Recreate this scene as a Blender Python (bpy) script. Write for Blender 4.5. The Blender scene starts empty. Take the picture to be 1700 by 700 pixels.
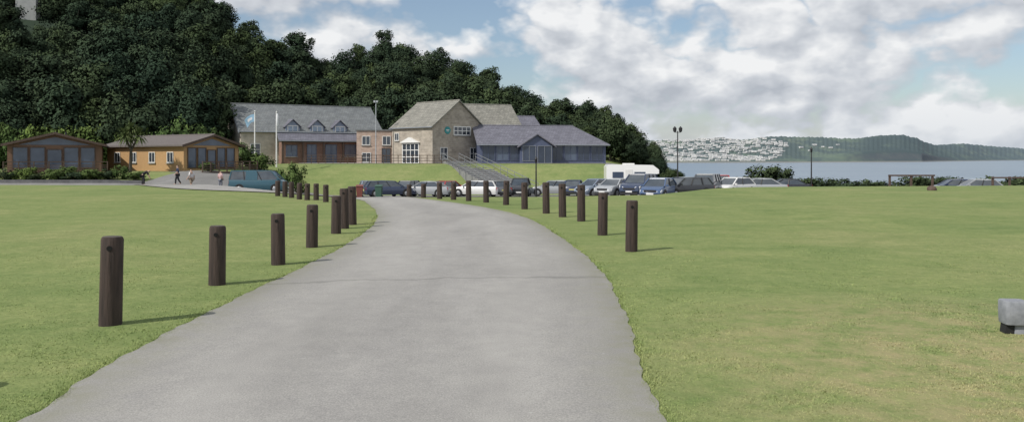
import bpy, bmesh, math, random
import numpy as np
from mathutils import Vector, Matrix
random.seed(7); np.random.seed(7)
col = bpy.context.scene.collection
R = math.radians
F = 1400.0; HZ = 262.0; CH = 1.9

# ---------------------------------------------------------------- helpers
def tag(o, label=None, cat=None, group=None, kind=None):
    if label: o['label'] = label
    if cat: o['category'] = cat
    if group: o['group'] = group
    if kind: o['kind'] = kind
    return o
def thing(name, label, cat, loc=(0, 0, 0), rz=0, group=None):
    o = bpy.data.objects.new(name, None); col.objects.link(o)
    o.location = loc; o.rotation_euler = (0, 0, rz)
    return tag(o, label, cat, group)
class MB:
    def __init__(s): s.v = []; s.f = []; s.m = []
    def add(s, vs, fs, mi=0):
        b = len(s.v); s.v += [tuple(v) for v in vs]
        for f in fs: s.f.append([b+i for i in f]); s.m.append(mi)
        return s
    def prism(s, pts, off, mi=0):
        n = len(pts); pts = [Vector(p) for p in pts]; off = Vector(off)
        vs = pts + [p+off for p in pts]
        fs = [list(range(n))[::-1], list(range(n, 2*n))] + [[i, (i+1) % n, n+(i+1) % n, n+i] for i in range(n)]
        return s.add(vs, fs, mi)
    def box(s, c, d, rz=0, mi=0):
        cx, cy, cz = c; a, b, h = d[0]/2, d[1]/2, d[2]/2
        ca, sa = math.cos(rz), math.sin(rz)
        pts = [(cx+x*ca-y*sa, cy+x*sa+y*ca, cz-h) for x, y in ((-a, -b), (a, -b), (a, b), (-a, b))]
        return s.prism(pts, (0, 0, 2*h), mi)
    def tube(s, p0, p1, r0, r1=None, n=10, mi=0):
        if r1 is None: r1 = r0
        p0, p1 = Vector(p0), Vector(p1); d = (p1-p0).normalized()
        a = d.orthogonal().normalized(); b = d.cross(a)
        vs = []
        for p, r in ((p0, r0), (p1, r1)):
            for i in range(n):
                t = 2*math.pi*i/n; vs.append(p+a*(r*math.cos(t))+b*(r*math.sin(t)))
        fs = [[i, (i+1) % n, n+(i+1) % n, n+i] for i in range(n)] + [list(range(n))[::-1], list(range(n, 2*n))]
        return s.add(vs, fs, mi)
    def beam(s, p0, p1, w, h, mi=0):
        p0, p1 = Vector(p0), Vector(p1); d = (p1-p0).normalized()
        up = Vector((0, 0, 1)) if abs(d.z) < .95 else Vector((0, 1, 0))
        a = d.cross(up).normalized()*(w/2); b = a.cross(d).normalized()*(h/2)
        return s.prism([p0-a-b, p0+a-b, p0+a+b, p0-a+b], p1-p0, mi)
    def lathe(s, prof, n=16, mi=0, c=(0, 0, 0)):
        vs = []; fs = []
        for r, z in prof:
            for i in range(n):
                t = 2*math.pi*i/n; vs.append((c[0]+r*math.cos(t), c[1]+r*math.sin(t), c[2]+z))
        for k in range(len(prof)-1):
            for i in range(n): fs.append([k*n+i, k*n+(i+1) % n, (k+1)*n+(i+1) % n, (k+1)*n+i])
        fs.append(list(range(n))[::-1]); fs.append([(len(prof)-1)*n+i for i in range(n)])
        return s.add(vs, fs, mi)
    def loft(s, rings, mi=0, caps=True):
        n = len(rings[0]); vs = [p for r in rings for p in r]; fs = []
        for k in range(len(rings)-1):
            for i in range(n): fs.append([k*n+i, k*n+(i+1) % n, (k+1)*n+(i+1) % n, (k+1)*n+i])
        if caps: fs.append(list(range(n))[::-1]); fs.append([(len(rings)-1)*n+i for i in range(n)])
        return s.add(vs, fs, mi)
    def build(s, name, mats, parent=None, smooth=None, fix=True):
        me = bpy.data.meshes.new(name); me.from_pydata(s.v, [], s.f)
        if not isinstance(mats, (list, tuple)): mats = [mats]
        for m in mats: me.materials.append(m)
        me.polygons.foreach_set('material_index', s.m)
        if fix:
            bm = bmesh.new(); bm.from_mesh(me); bmesh.ops.recalc_face_normals(bm, faces=bm.faces); bm.to_mesh(me); bm.free()
        if smooth:
            me.polygons.foreach_set('use_smooth', [True]*len(me.polygons)); me.set_sharp_from_angle(angle=R(smooth))
        me.update()
        o = bpy.data.objects.new(name, me); col.objects.link(o)
        if parent: o.parent = parent
        return o
def lerp_tab(tab, x):
    if x <= tab[0][0]: return tab[0][1]
    for (a, b), (c, d) in zip(tab, tab[1:]):
        if x <= c: return b+(d-b)*(x-a)/(c-a)
    return tab[-1][1]
def sm(a, b, x):
    t = min(1, max(0, (x-a)/(b-a))); return t*t*(3-2*t)
def U(px, Y): return (px-850)/F*Y
def Zp(py, Y): return CH-(py-HZ)/F*Y

# ---------------------------------------------------------------- materials
def new(name):
    m = bpy.data.materials.new(name); m.use_nodes = True
    nt = m.node_tree; return m, nt, nt.nodes['Principled BSDF']
def N(nt, t, **k):
    n = nt.nodes.new(t)
    for a, b in k.items(): setattr(n, a, b)
    return n
def ramp(nt, fac, stops):
    r = N(nt, 'ShaderNodeValToRGB'); e = r.color_ramp.elements
    while len(e) < len(stops): e.new(.5)
    for el, (p, c) in zip(e, stops): el.position = p; el.color = (*c, 1)
    nt.links.new(fac, r.inputs[0]); return r.outputs[0]
def noise(nt, vec, scale, detail=6, rough=.55, dist=0):
    n = N(nt, 'ShaderNodeTexNoise'); n.inputs['Scale'].default_value = scale; n.inputs['Detail'].default_value = detail
    n.inputs['Roughness'].default_value = rough; n.inputs['Distortion'].default_value = dist
    nt.links.new(vec, n.inputs['Vector']); return n.outputs['Fac']
def mixc(nt, f, a, b, mode='MIX'):
    n = N(nt, 'ShaderNodeMix', data_type='RGBA', blend_type=mode)
    for inp, v in ((n.inputs[0], f), (n.inputs[6], a), (n.inputs[7], b)):
        if hasattr(v, 'links'): nt.links.new(v, inp)
        elif isinstance(v, tuple): inp.default_value = (*v, 1)
        else: inp.default_value = v
    return n.outputs[2]
def math_(nt, op, a, b=0, c=None):
    n = N(nt, 'ShaderNodeMath', operation=op)
    for i, v in enumerate((a, b, c)):
        if v is None: continue
        if hasattr(v, 'links'): nt.links.new(v, n.inputs[i])
        else: n.inputs[i].default_value = v
    return n.outputs[0]
def mat(name, c1, c2=None, scale=4, rough=.8, bump=0, stretch=(1, 1, 1), metal=0, spec=.5, detail=6):
    m, nt, p = new(name); p.inputs['Roughness'].default_value = rough; p.inputs['Metallic'].default_value = metal
    p.inputs['Specular IOR Level'].default_value = spec
    if c2 is None: c2 = tuple(x*.82 for x in c1)
    tc = N(nt, 'ShaderNodeTexCoord'); mp = N(nt, 'ShaderNodeMapping'); mp.inputs['Scale'].default_value = stretch
    nt.links.new(tc.outputs['Object'], mp.inputs[0])
    f = noise(nt, mp.outputs[0], scale, detail)
    nt.links.new(ramp(nt, f, [(.3, c2), (.7, c1)]), p.inputs['Base Color'])
    if bump:
        b = N(nt, 'ShaderNodeBump'); b.inputs['Strength'].default_value = bump; b.inputs['Distance'].default_value = .02
        nt.links.new(f, b.inputs['Height']); nt.links.new(b.outputs[0], p.inputs['Normal'])
    return m
def brickmat(name, c1, c2, mortar, bw, bh, rough=.85, off=.5, msize=.02, zscale=1.0):
    m, nt, p = new(name); p.inputs['Roughness'].default_value = rough
    tc = N(nt, 'ShaderNodeTexCoord'); sp = N(nt, 'ShaderNodeSeparateXYZ'); nt.links.new(tc.outputs['Object'], sp.inputs[0])
    cx = N(nt, 'ShaderNodeCombineXYZ')
    nt.links.new(math_(nt, 'ADD', sp.outputs[0], sp.outputs[1] if zscale == 1 else 0.0), cx.inputs[0])
    nt.links.new(math_(nt, 'MULTIPLY', sp.outputs[2], zscale), cx.inputs[1])
    b = N(nt, 'ShaderNodeTexBrick'); nt.links.new(cx.outputs[0], b.inputs['Vector'])
    b.offset = off; b.inputs['Scale'].default_value = 1; b.inputs['Mortar Size'].default_value = msize
    b.inputs['Brick Width'].default_value = bw; b.inputs['Row Height'].default_value = bh
    b.inputs['Color1'].default_value = (*c1, 1); b.inputs['Color2'].default_value = (*c2, 1); b.inputs['Mortar'].default_value = (*mortar, 1)
    f = noise(nt, tc.outputs['Object'], 1.3, 7, .65)
    nt.links.new(mixc(nt, 1.0, b.outputs['Color'], ramp(nt, f, [(.3, (.70, .70, .69)), (.7, (1.12, 1.11, 1.09))]), 'MULTIPLY'), p.inputs['Base Color'])
    return m

def leafmat(name, dark, light, rndmix=.5, soft=True):
    m, nt, p = new(name); p.inputs['Roughness'].default_value = .85; p.inputs['Specular IOR Level'].default_value = .04
    at = N(nt, 'ShaderNodeAttribute', attribute_name='tone'); oi = N(nt, 'ShaderNodeObjectInfo')
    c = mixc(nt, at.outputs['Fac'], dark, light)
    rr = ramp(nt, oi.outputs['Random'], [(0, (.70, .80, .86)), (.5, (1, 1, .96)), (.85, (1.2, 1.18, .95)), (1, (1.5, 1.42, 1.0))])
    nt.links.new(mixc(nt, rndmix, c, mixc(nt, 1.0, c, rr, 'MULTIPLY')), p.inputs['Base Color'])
    if soft:   # leaves of one bough share its outward facing, so the canopy shades as soft masses
        sa = N(nt, 'ShaderNodeAttribute', attribute_name='bough'); vt = N(nt, 'ShaderNodeVectorTransform', vector_type='NORMAL', convert_from='OBJECT', convert_to='WORLD')
        nt.links.new(sa.outputs['Vector'], vt.inputs[0]); nt.links.new(vt.outputs[0], p.inputs['Normal'])
    return m

M = {}
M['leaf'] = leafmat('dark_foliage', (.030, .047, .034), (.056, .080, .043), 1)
M['leaf_light'] = leafmat('light_foliage', (.055, .092, .032), (.135, .19, .062), .8)
M['leaf_hedge'] = leafmat('shore_hedge_foliage', (.030, .046, .028), (.066, .092, .046), .6)
M['leaf_pine'] = leafmat('spiky_foliage', (.05, .08, .03), (.16, .19, .08), .3, False)
M['bark'] = mat('bark', (.09, .075, .06), (.04, .033, .027), 6, .9, .6, (1, 1, .25))
M['post'] = mat('creosoted_timber', (.066, .044, .036), (.022, .015, .013), 9, .85, .9, (2.2, 2.2, .22))
M['hole'] = mat('dark_hole', (.004, .004, .004), None, 3, .95)
M['posttop'] = mat('weathered_end_grain', (.10, .085, .075), (.05, .04, .035), 14, .9, .4)
M['stone'] = brickmat('rubble_stone', (.44, .39, .325), (.32, .28, .235), (.39, .355, .31), .55, .26, .9, .43, .03)
M['stone_warm'] = brickmat('warm_stone', (.50, .375, .305), (.38, .275, .225), (.44, .37, .32), .5, .24, .9, .43, .025)
M['brick_red'] = brickmat('red_brown_brick', (.30, .165, .12), (.21, .115, .085), (.26, .2, .17), .4, .18, .9, .5, .02)
M['stone_pale'] = brickmat('pale_stone', (.56, .50, .43), (.46, .41, .35), (.51, .47, .42), .5, .24, .9, .43, .025)
M['slate'] = brickmat('grey_slate', (.195, .21, .215), (.155, .17, .18), (.11, .115, .12), .35, .22, .7, .5, .02, 1.001)
M['slate_old'] = brickmat('mossy_slate', (.28, .272, .24), (.21, .205, .18), (.13, .13, .12), .4, .24, .85, .5, .02, 1.001)
M['slate_blue'] = brickmat('purple_slate', (.175, .175, .215), (.135, .135, .17), (.09, .09, .11), .35, .22, .65, .5, .02, 1.001)
M['timber'] = mat('yellow_tan_timber', (.47, .295, .14), (.35, .21, .096), 4, .7, .2, (.6, .6, 9))
M['timber_brown'] = mat('dark_brown_timber', (.22, .128, .08), (.15, .085, .055), 4, .7, .2, (.6, .6, 9))
M['timber_dk'] = mat('brown_timber', (.115, .075, .056), (.062, .042, .032), 5, .75, .2, (3, 3, .5))
M['roof_brown'] = mat('brown_roof_tiles', (.15, .13, .12), (.095, .082, .078), 5, .85, .3, (1, 1, 5))
M['glass'] = mat('window_glass', (.05, .065, .085), (.025, .03, .04), .9, .08, 0, spec=.9)
M['car_glass'] = mat('car_window_glass', (.075, .09, .105), (.04, .05, .06), 1.5, .06, 0, spec=1.)
M['glass_blue'] = mat('blue_window_glass', (.10, .13, .19), (.045, .062, .10), .7, .12, 0, spec=.8)
M['glass_dark'] = mat('dark_blue_glass', (.06, .078, .12), (.028, .038, .062), .5, .12, 0, spec=.7)
M['glass_pale'] = mat('pale_blue_glass', (.30, .38, .49), (.19, .25, .34), .9, .12, 0, spec=.8)
M['white'] = mat('white_paint', (.76, .76, .74), (.66, .66, .64), 3, .5)
M['blueframe'] = mat('blue_frame', (.095, .115, .19), None, 3, .5)
M['dormer_front'] = mat('blue_grey_cladding', (.27, .32, .42), (.21, .25, .335), 3, .7)
M['grey_paint'] = mat('grey_paint', (.24, .26, .29), None, 3, .5)
M['rail_dark'] = mat('grey_handrail', (.20, .21, .22), None, 3, .5)
M['black'] = mat('black_metal', (.02, .02, .022), None, 4, .5)
M['metal'] = mat('galvanised_metal', (.46, .48, .50), (.33, .35, .37), 6, .5, .1, metal=.3)
M['fitting'] = mat('grey_concrete_casting', (.27, .28, .305), (.18, .19, .21), 9, .85, .5)
M['concrete'] = mat('concrete', (.34, .33, .31), (.24, .235, .225), 2.5, .9, .3)
M['step'] = mat('grey_concrete_treads', (.42, .42, .41), (.32, .32, .315), 2.5, .9, .3)
M['riser'] = mat('shade_toned_risers', (.24, .24, .24), (.18, .18, .185), 2.5, .9, .3)  # same concrete as the treads, with riser shading put into the colour
M['render_pale'] = mat('pale_render', (.40, .41, .40), (.31, .32, .31), 1, .9, .3)
M['concrete_dk'] = mat('dark_stone_kerb', (.14, .14, .145), (.08, .08, .085), 2.5, .9, .3)
M['rubber'] = mat('rubber', (.015, .015, .015), None, 4, .85)
M['rim'] = mat('wheel_rim', (.4, .41, .42), None, 4, .35, metal=.6)
M['lamp_clear'] = mat('headlight_glass', (.7, .72, .74), None, 3, .12)
M['lamp_red'] = mat('tail_light', (.35, .02, .02), None, 3, .2)
M['plate'] = mat('number_plate', (.6, .55, .2), None, 3, .5)
M['plate_w'] = mat('number_plate_white', (.7, .7, .68), None, 3, .5)
M['teal'] = mat('teal_board', (.03, .27, .28), None, 3, .5)
M['flag_blue'] = mat('pale_blue_flag', (.26, .42, .55), (.20, .34, .47), 2, .8)
M['flag_white'] = mat('white_flag', (.7, .72, .75), (.6, .6, .62), 2, .8)
M['red'] = mat('red_plastic', (.20, .06, .045), None, 3, .6)
M['green_pl'] = mat('green_plastic', (.04, .10, .07), None, 3, .6)
M['skin'] = mat('skin', (.50, .33, .25), None, 4, .6)

# ---------------------------------------------------------------- terrain
T_yc = [(-600, 60), (0, 59), (350, 58), (420, 51), (480, 44), (590, 40), (700, 40.5), (900, 41), (1080, 43), (1180, 52), (1250, 55), (1700, 58), (2300, 60)]
T_pk = [(-600, -.5), (200, -.55), (400, -.95), (480, -1.25), (900, -1.25), (1060, -1.0), (1240, -1.0), (1700, -1.15), (2300, -1.3)]
T_far = [(-600, .5), (300, .55), (420, 1.0), (500, 1.2), (1000, 1.2), (1045, .7), (1110, -1.9), (1200, -2.6), (2300, -3)]
T_b0 = [(300, 67), (500, 88)]; T_b1 = [(300, 83), (500, 100)]
T_sky = [(-700, -60), (0, -85), (300, -62), (372, -16), (395, 6), (425, 26), (480, 46), (525, 74), (548, 92), (562, 88), (582, 58), (612, 42), (645, 48), (680, 68), (722, 62), (765, 80), (800, 110), (850, 129), (880, 150), (950, 162), (1000, 170), (1030, 192), (1060, 222), (1100, 252), (1135, 284), (1180, 300)]
T_hs = [(330, 106), (420, 132), (1000, 132), (1140, 138)]
T_th = [(800, 9.0), (950, 7.5), (1100, 4.5)]
YT = 215.
def H(x, y):
    u = 850+F*x/max(y, 20)
    z = 0.0
    a = abs(x-.2)
    if a > 5.5 and y < 60:
        z += (math.sin(x*.31+y*.17)*.05+math.sin(x*.13-y*.23+1)*.06)*sm(5.5, 12, a)*(1-sm(42, 56, y))
    if a > 3.2 and y < 40:
        z += (math.sin(x*1.3+y*.7)*.014+math.sin(x*.8-y*1.1+2)*.016)*sm(3.2, 5.5, a)*(1-sm(30, 40, y))
    yc = lerp_tab(T_yc, u)
    pk = lerp_tab(T_pk, u)-max(0, y-60)*.028*sm(450, 560, u)*(y < 95)-(.98*sm(450, 560, u) if y >= 95 else 0)
    z = z+(pk-z)*sm(yc, yc+8, y)
    b0 = lerp_tab(T_b0, u); b1 = lerp_tab(T_b1, u)
    fr = lerp_tab(T_far, u)
    z = z+(fr-z)*sm(b0, b1, y)
    if y > 104:
        if u < 1180:
            hs = lerp_tab(T_hs, u); hh = Zp(lerp_tab(T_sky, u), YT)-lerp_tab(T_th, u)*1.18-fr
            hh = max(hh, -6)
            t = (y-hs)/(YT-hs)
            if t > 0:
                z += hh*min(1, t)**.92+(math.sin(x*.2)+math.sin(y*.25+x*.1))*.4*min(1, t*3)
        s = sm(1080, 1170, u)
        if s > 0: z = z+(-11-z)*s*sm(112, 190, y)
    return z
xs = sorted(set([round(s*v, 3) for s in (-1, 1) for v in list(np.arange(0, 12, .5))+list(np.arange(12, 60, 1.))+list(np.arange(60, 120, 2.5))+list(np.arange(120, 330, 8.))]))
ys = list(np.arange(-14, 4, 1.))+list(np.arange(4, 20, .5))+list(np.arange(20, 38, 1.))+list(np.arange(38, 62, .75))+list(np.arange(62, 132, 1.))+list(np.arange(132, 290, 3.))
HG = [[H(x, y) for x in xs] for y in ys]
nx = len(xs)
vs = [(x, y, HG[j][i]) for j, y in enumerate(ys) for i, x in enumerate(xs)]
fs = [(j*nx+i, j*nx+i+1, (j+1)*nx+i+1, (j+1)*nx+i) for j in range(len(ys)-1) for i in range(nx-1)]

def grass_material(name, blade=False):
    m, nt, p = new(name); p.inputs['Roughness'].default_value = .95; p.inputs['Specular IOR Level'].default_value = .1
    g = N(nt, 'ShaderNodeNewGeometry'); pos = g.outputs['Position']
    big = noise(nt, pos, .16, 4, .6, .6); med = noise(nt, pos, 1.1, 6, .65, .4); fine = noise(nt, pos, 24, 4, .65); tuft = noise(nt, pos, 5.5, 5, .65, .3)
    mp = N(nt, 'ShaderNodeMapping'); mp.inputs['Scale'].default_value = (.45, 1.2, 1); mp.inputs['Rotation'].default_value = (0, 0, .35)
    nt.links.new(pos, mp.inputs[0]); st = noise(nt, mp.outputs[0], .6, 6, .65, .5)
    k = 1.38 if blade else 1.0
    S = lambda c: tuple(v*k for v in c)
    c = ramp(nt, big, [(.32, S((.165, .214, .086))), (.5, S((.196, .238, .098))), (.70, S((.230, .252, .116)))])
    c = mixc(nt, .8, c, mixc(nt, 1., c, ramp(nt, med, [(.3, (.81, .87, .78)), (.68, (1.14, 1.09, 1.10))]), 'MULTIPLY'))
    c = mixc(nt, .45, c, mixc(nt, 1., c, ramp(nt, st, [(.35, (.80, .88, .78)), (.65, (1.18, 1.10, 1.12))]), 'MULTIPLY'))
    c = mixc(nt, .8, c, mixc(nt, 1., c, ramp(nt, tuft, [(.3, (.77, .84, .75)), (.7, (1.18, 1.12, 1.12))]), 'MULTIPLY'))
    c = mixc(nt, .7, c, mixc(nt, 1., c, ramp(nt, fine, [(.3, (.75, .79, .75)), (.7, (1.21, 1.17, 1.17))]), 'MULTIPLY'))
    sp = N(nt, 'ShaderNodeSeparateXYZ'); nt.links.new(pos, sp.inputs[0])
    dx = math_(nt, 'SUBTRACT', sp.outputs[0], 4.6); dy = math_(nt, 'SUBTRACT', sp.outputs[1], 7.4)
    d = math_(nt, 'ADD', math_(nt, 'MULTIPLY', dx, dx), math_(nt, 'MULTIPLY', math_(nt, 'MULTIPLY', dy, dy), .6))
    w = math_(nt, 'MULTIPLY', ramp(nt, math_(nt, 'DIVIDE', d, 14.), [(0, (1, 1, 1)), (1, (0, 0, 0))]), ramp(nt, noise(nt, pos, 2.0, 8, .75), [(.38, (0, 0, 0)), (.60, (1, 1, 1))]))
    c = mixc(nt, math_(nt, 'MULTIPLY', w, .85), c, S((.33, .28, .155)))
    if not blade:
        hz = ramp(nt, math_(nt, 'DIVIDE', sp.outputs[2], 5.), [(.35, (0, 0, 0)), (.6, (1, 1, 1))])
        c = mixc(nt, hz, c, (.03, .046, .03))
        low = ramp(nt, math_(nt, 'DIVIDE', sp.outputs[2], -8.), [(.35, (0, 0, 0)), (.5, (1, 1, 1))])
        c = mixc(nt, low, c, (.25, .22, .17))
        b = N(nt, 'ShaderNodeBump'); b.inputs['Strength'].default_value = .5; b.inputs['Distance'].default_value = .04
        nt.links.new(math_(nt, 'ADD', math_(nt, 'MULTIPLY', fine, .6), tuft), b.inputs['Height']); nt.links.new(b.outputs[0], p.inputs['Normal'])
    nt.links.new(c, p.inputs['Base Color'])
    return m
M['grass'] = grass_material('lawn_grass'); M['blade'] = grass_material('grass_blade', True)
def asphalt(name, base, crack=True):
    m, nt, p = new(name); p.inputs['Roughness'].default_value = .9; p.inputs['Specular IOR Level'].default_value = .2
    g = N(nt, 'ShaderNodeNewGeometry'); pos = g.outputs['Position']
    mp = N(nt, 'ShaderNodeMapping'); mp.inputs['Scale'].default_value = (1, .3, 1); nt.links.new(pos, mp.inputs[0])
    big = noise(nt, mp.outputs[0], .55, 5, .6, .4); med = noise(nt, pos, 2.6, 7, .7); fine = noise(nt, pos, 75, 3, .7)
    c = mixc(nt, 1., ramp(nt, big, [(.3, tuple(v*.84 for v in base)), (.7, tuple(v*1.13 for v in base))]), ramp(nt, med, [(.3, (.91, .91, .915)), (.7, (1.07, 1.07, 1.06))]), 'MULTIPLY')
    c = mixc(nt, 1., c, ramp(nt, fine, [(.3, (.68, .68, .69)), (.72, (1.29, 1.28, 1.26))]), 'MULTIPLY')
    if crack:
        sp = N(nt, 'ShaderNodeSeparateXYZ'); nt.links.new(pos, sp.inputs[0])
        wob = math_(nt, 'MULTIPLY', math_(nt, 'SUBTRACT', noise(nt, pos, .9, 4, .6), .5), .9)
        q = math_(nt, 'ABSOLUTE', math_(nt, 'SUBTRACT', math_(nt, 'ADD', math_(nt, 'ADD', sp.outputs[1], wob), math_(nt, 'MULTIPLY', sp.outputs[0], -.12)), 13.2))
        c = mixc(nt, math_(nt, 'MULTIPLY', ramp(nt, q, [(.02, (1, 1, 1)), (.09, (0, 0, 0))]), .45), c, tuple(v*.4 for v in base))
        v = N(nt, 'ShaderNodeTexVoronoi'); v.inputs['Scale'].default_value = 2.4; nt.links.new(pos, v.inputs['Vector'])
        c = mixc(nt, math_(nt, 'MULTIPLY', ramp(nt, v.outputs['Distance'], [(.02, (1, 1, 1)), (.06, (0, 0, 0))]), .3), c, (.5, .5, .47))
        tr = N(nt, 'ShaderNodeAttribute', attribute_name='wear')
        c = mixc(nt, 1., c, ramp(nt, tr.outputs['Fac'], [(0, (.92, .92, .925)), (1, (1.08, 1.08, 1.07))]), 'MULTIPLY')
        ex = N(nt, 'ShaderNodeAttribute', attribute_name='edge')
        ef = math_(nt, 'MULTIPLY', ex.outputs['Fac'], ramp(nt, noise(nt, pos, 2.6, 8, .75), [(.32, (0, 0, 0)), (.6, (1, 1, 1))]))
        c = mixc(nt, math_(nt, 'MULTIPLY', ef, .7), c, (.19, .19, .125))
    nt.links.new(c, p.inputs['Base Color'])
    b = N(nt, 'ShaderNodeBump'); b.inputs['Strength'].default_value = .4; b.inputs['Distance'].default_value = .01
    nt.links.new(fine, b.inputs['Height']); nt.links.new(b.outputs[0], p.inputs['Normal'])
    return m
M['road'] = asphalt('worn_asphalt', (.312, .304, .290))
M['park'] = asphalt('car_park_asphalt', (.22, .217, .21), False)
M['paving'] = asphalt('terrace_paving', (.30, .29, .27), False)

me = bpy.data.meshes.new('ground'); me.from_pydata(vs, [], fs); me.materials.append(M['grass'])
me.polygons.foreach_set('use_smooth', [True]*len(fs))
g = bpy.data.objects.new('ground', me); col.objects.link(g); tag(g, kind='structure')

def patch(name, test, m, dz):
    sel = []
    for j in range(len(ys)-1):
        for i in range(nx-1):
            if test((xs[i]+xs[i+1])/2, (ys[j]+ys[j+1])/2): sel.append(j*(nx-1)+i)
    used = {}; v2 = []; f2 = []
    for k in sel:
        ff = []
        for q in fs[k]:
            if q not in used: used[q] = len(v2); v2.append((vs[q][0], vs[q][1], vs[q][2]+dz))
            ff.append(used[q])
        f2.append(ff)
    me = bpy.data.meshes.new(name); me.from_pydata(v2, [], f2); me.materials.append(m)
    me.polygons.foreach_set('use_smooth', [True]*len(f2))
    o = bpy.data.objects.new(name, me); col.objects.link(o); tag(o, kind='structure')
def t_park(x, y):
    u = 850+F*x/max(y, 20)
    return u > -500 and u < 2000 and lerp_tab(T_yc, u)+3 < y < lerp_tab([(240, 73), (300, 83), (500, 88.5), (1100, 88.5), (1150, 92)], u)
patch('car_park', t_park, M['park'], .03)
def t_ter(x, y):
    u = 850+F*x/max(y, 20); return 500 < u < 1035 and 100.5 < y < 128
patch('terrace', t_ter, M['paving'], .03)

# road
Lp = [(35, 700), (130, 632), (250, 570), (330, 527), (420, 482), (500, 445), (560, 415), (600, 390), (622, 370), (626, 355), (614, 341), (590, 329.5)]
Rp = [(1105, 700), (1078, 650), (1062, 600), (1048, 550), (1028, 500), (1000, 452), (960, 415), (920, 387), (878, 363), (820, 347), (740, 334.5), (660, 325.5)]
def w2(p):
    Y = CH*F/(p[1]-HZ); return Vector((U(p[0], Y), Y, 0))
LW = [w2(p) for p in Lp]; RW = [w2(p) for p in Rp]
LW = [Vector((-5.2, -12, 0)), Vector((-4.6, -4, 0)), Vector((-4.0, 2, 0))]+LW+[Vector((-10.5, 43, 0)), Vector((-15, 46.5, 0)), Vector((-21, 52, 0)), Vector((-27, 60, 0))]
RW = [Vector((1.5, -12, 0)), Vector((1.4, -4, 0)), Vector((1.2, 2, 0))]+RW+[Vector((-9, 47, 0)), Vector((-14, 51, 0)), Vector((-18, 56, 0)), Vector((-23, 63, 0))]
def cat(P, n=8):
    out = []
    for i in range(len(P)-1):
        p0, p1, p2, p3 = P[max(i-1, 0)], P[i], P[i+1], P[min(i+2, len(P)-1)]
        for k in range(n):
            t = k/n
            out.append(.5*((2*p1)+(p2-p0)*t+(2*p0-5*p1+4*p2-p3)*t*t+(3*p1-p0-3*p2+p3)*t**3))
    out.append(P[-1]); return out
def smooth_line(P, it=6):
    P = [p.copy() for p in P]
    for _ in range(it):
        P = [P[0]]+[(P[i-1]+P[i]*2+P[i+1])*.25 for i in range(1, len(P)-1)]+[P[-1]]
    return P
LC, RC = smooth_line(cat(LW, 14), 14), smooth_line(cat(RW, 14), 14)
def wob(p, k): return Vector((math.sin(p.y*1.9+k)*.014+math.sin(p.y*5.3+k*2)*.014+math.sin(p.y*13.1+k*5)*.012, 0, 0))
rv = []; rf = []; nc = 14; ed = []; we = []
TT = [0, .03, .07, .13, .2, .28, .36, .5, .64, .72, .8, .87, .93, .97, 1]
EE = [1, .75, .35, .1, .02, 0, 0, 0, 0, 0, .02, .1, .35, .75, 1]
WW = [.3, .3, .35, .5, .8, .9, .6, .35, .6, .9, .8, .5, .35, .3, .3]
for i, (a, b) in enumerate(zip(LC, RC)):
    a = a+wob(a, 0); b = b+wob(b, 2)
    for k in range(nc+1):
        t = TT[k]; p = a.lerp(b, t); rv.append((p.x, p.y, H(p.x, p.y)+.012+.03*sm(38, 44, p.y)+.02*math.sin(math.pi*t)))
        ed.append(EE[k]); we.append(WW[k])
for i in range(len(LC)-1):
    for k in range(nc): rf.append((i*(nc+1)+k, i*(nc+1)+k+1, (i+1)*(nc+1)+k+1, (i+1)*(nc+1)+k))
me = bpy.data.meshes.new('road'); me.from_pydata(rv, [], rf); me.materials.append(M['road'])
me.polygons.foreach_set('use_smooth', [True]*len(rf))
me.attributes.new('edge', 'FLOAT', 'POINT').data.foreach_set('value', ed)
me.attributes.new('wear', 'FLOAT', 'POINT').data.foreach_set('value', we)
o = bpy.data.objects.new('road', me); col.objects.link(o); tag(o, kind='structure')

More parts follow.
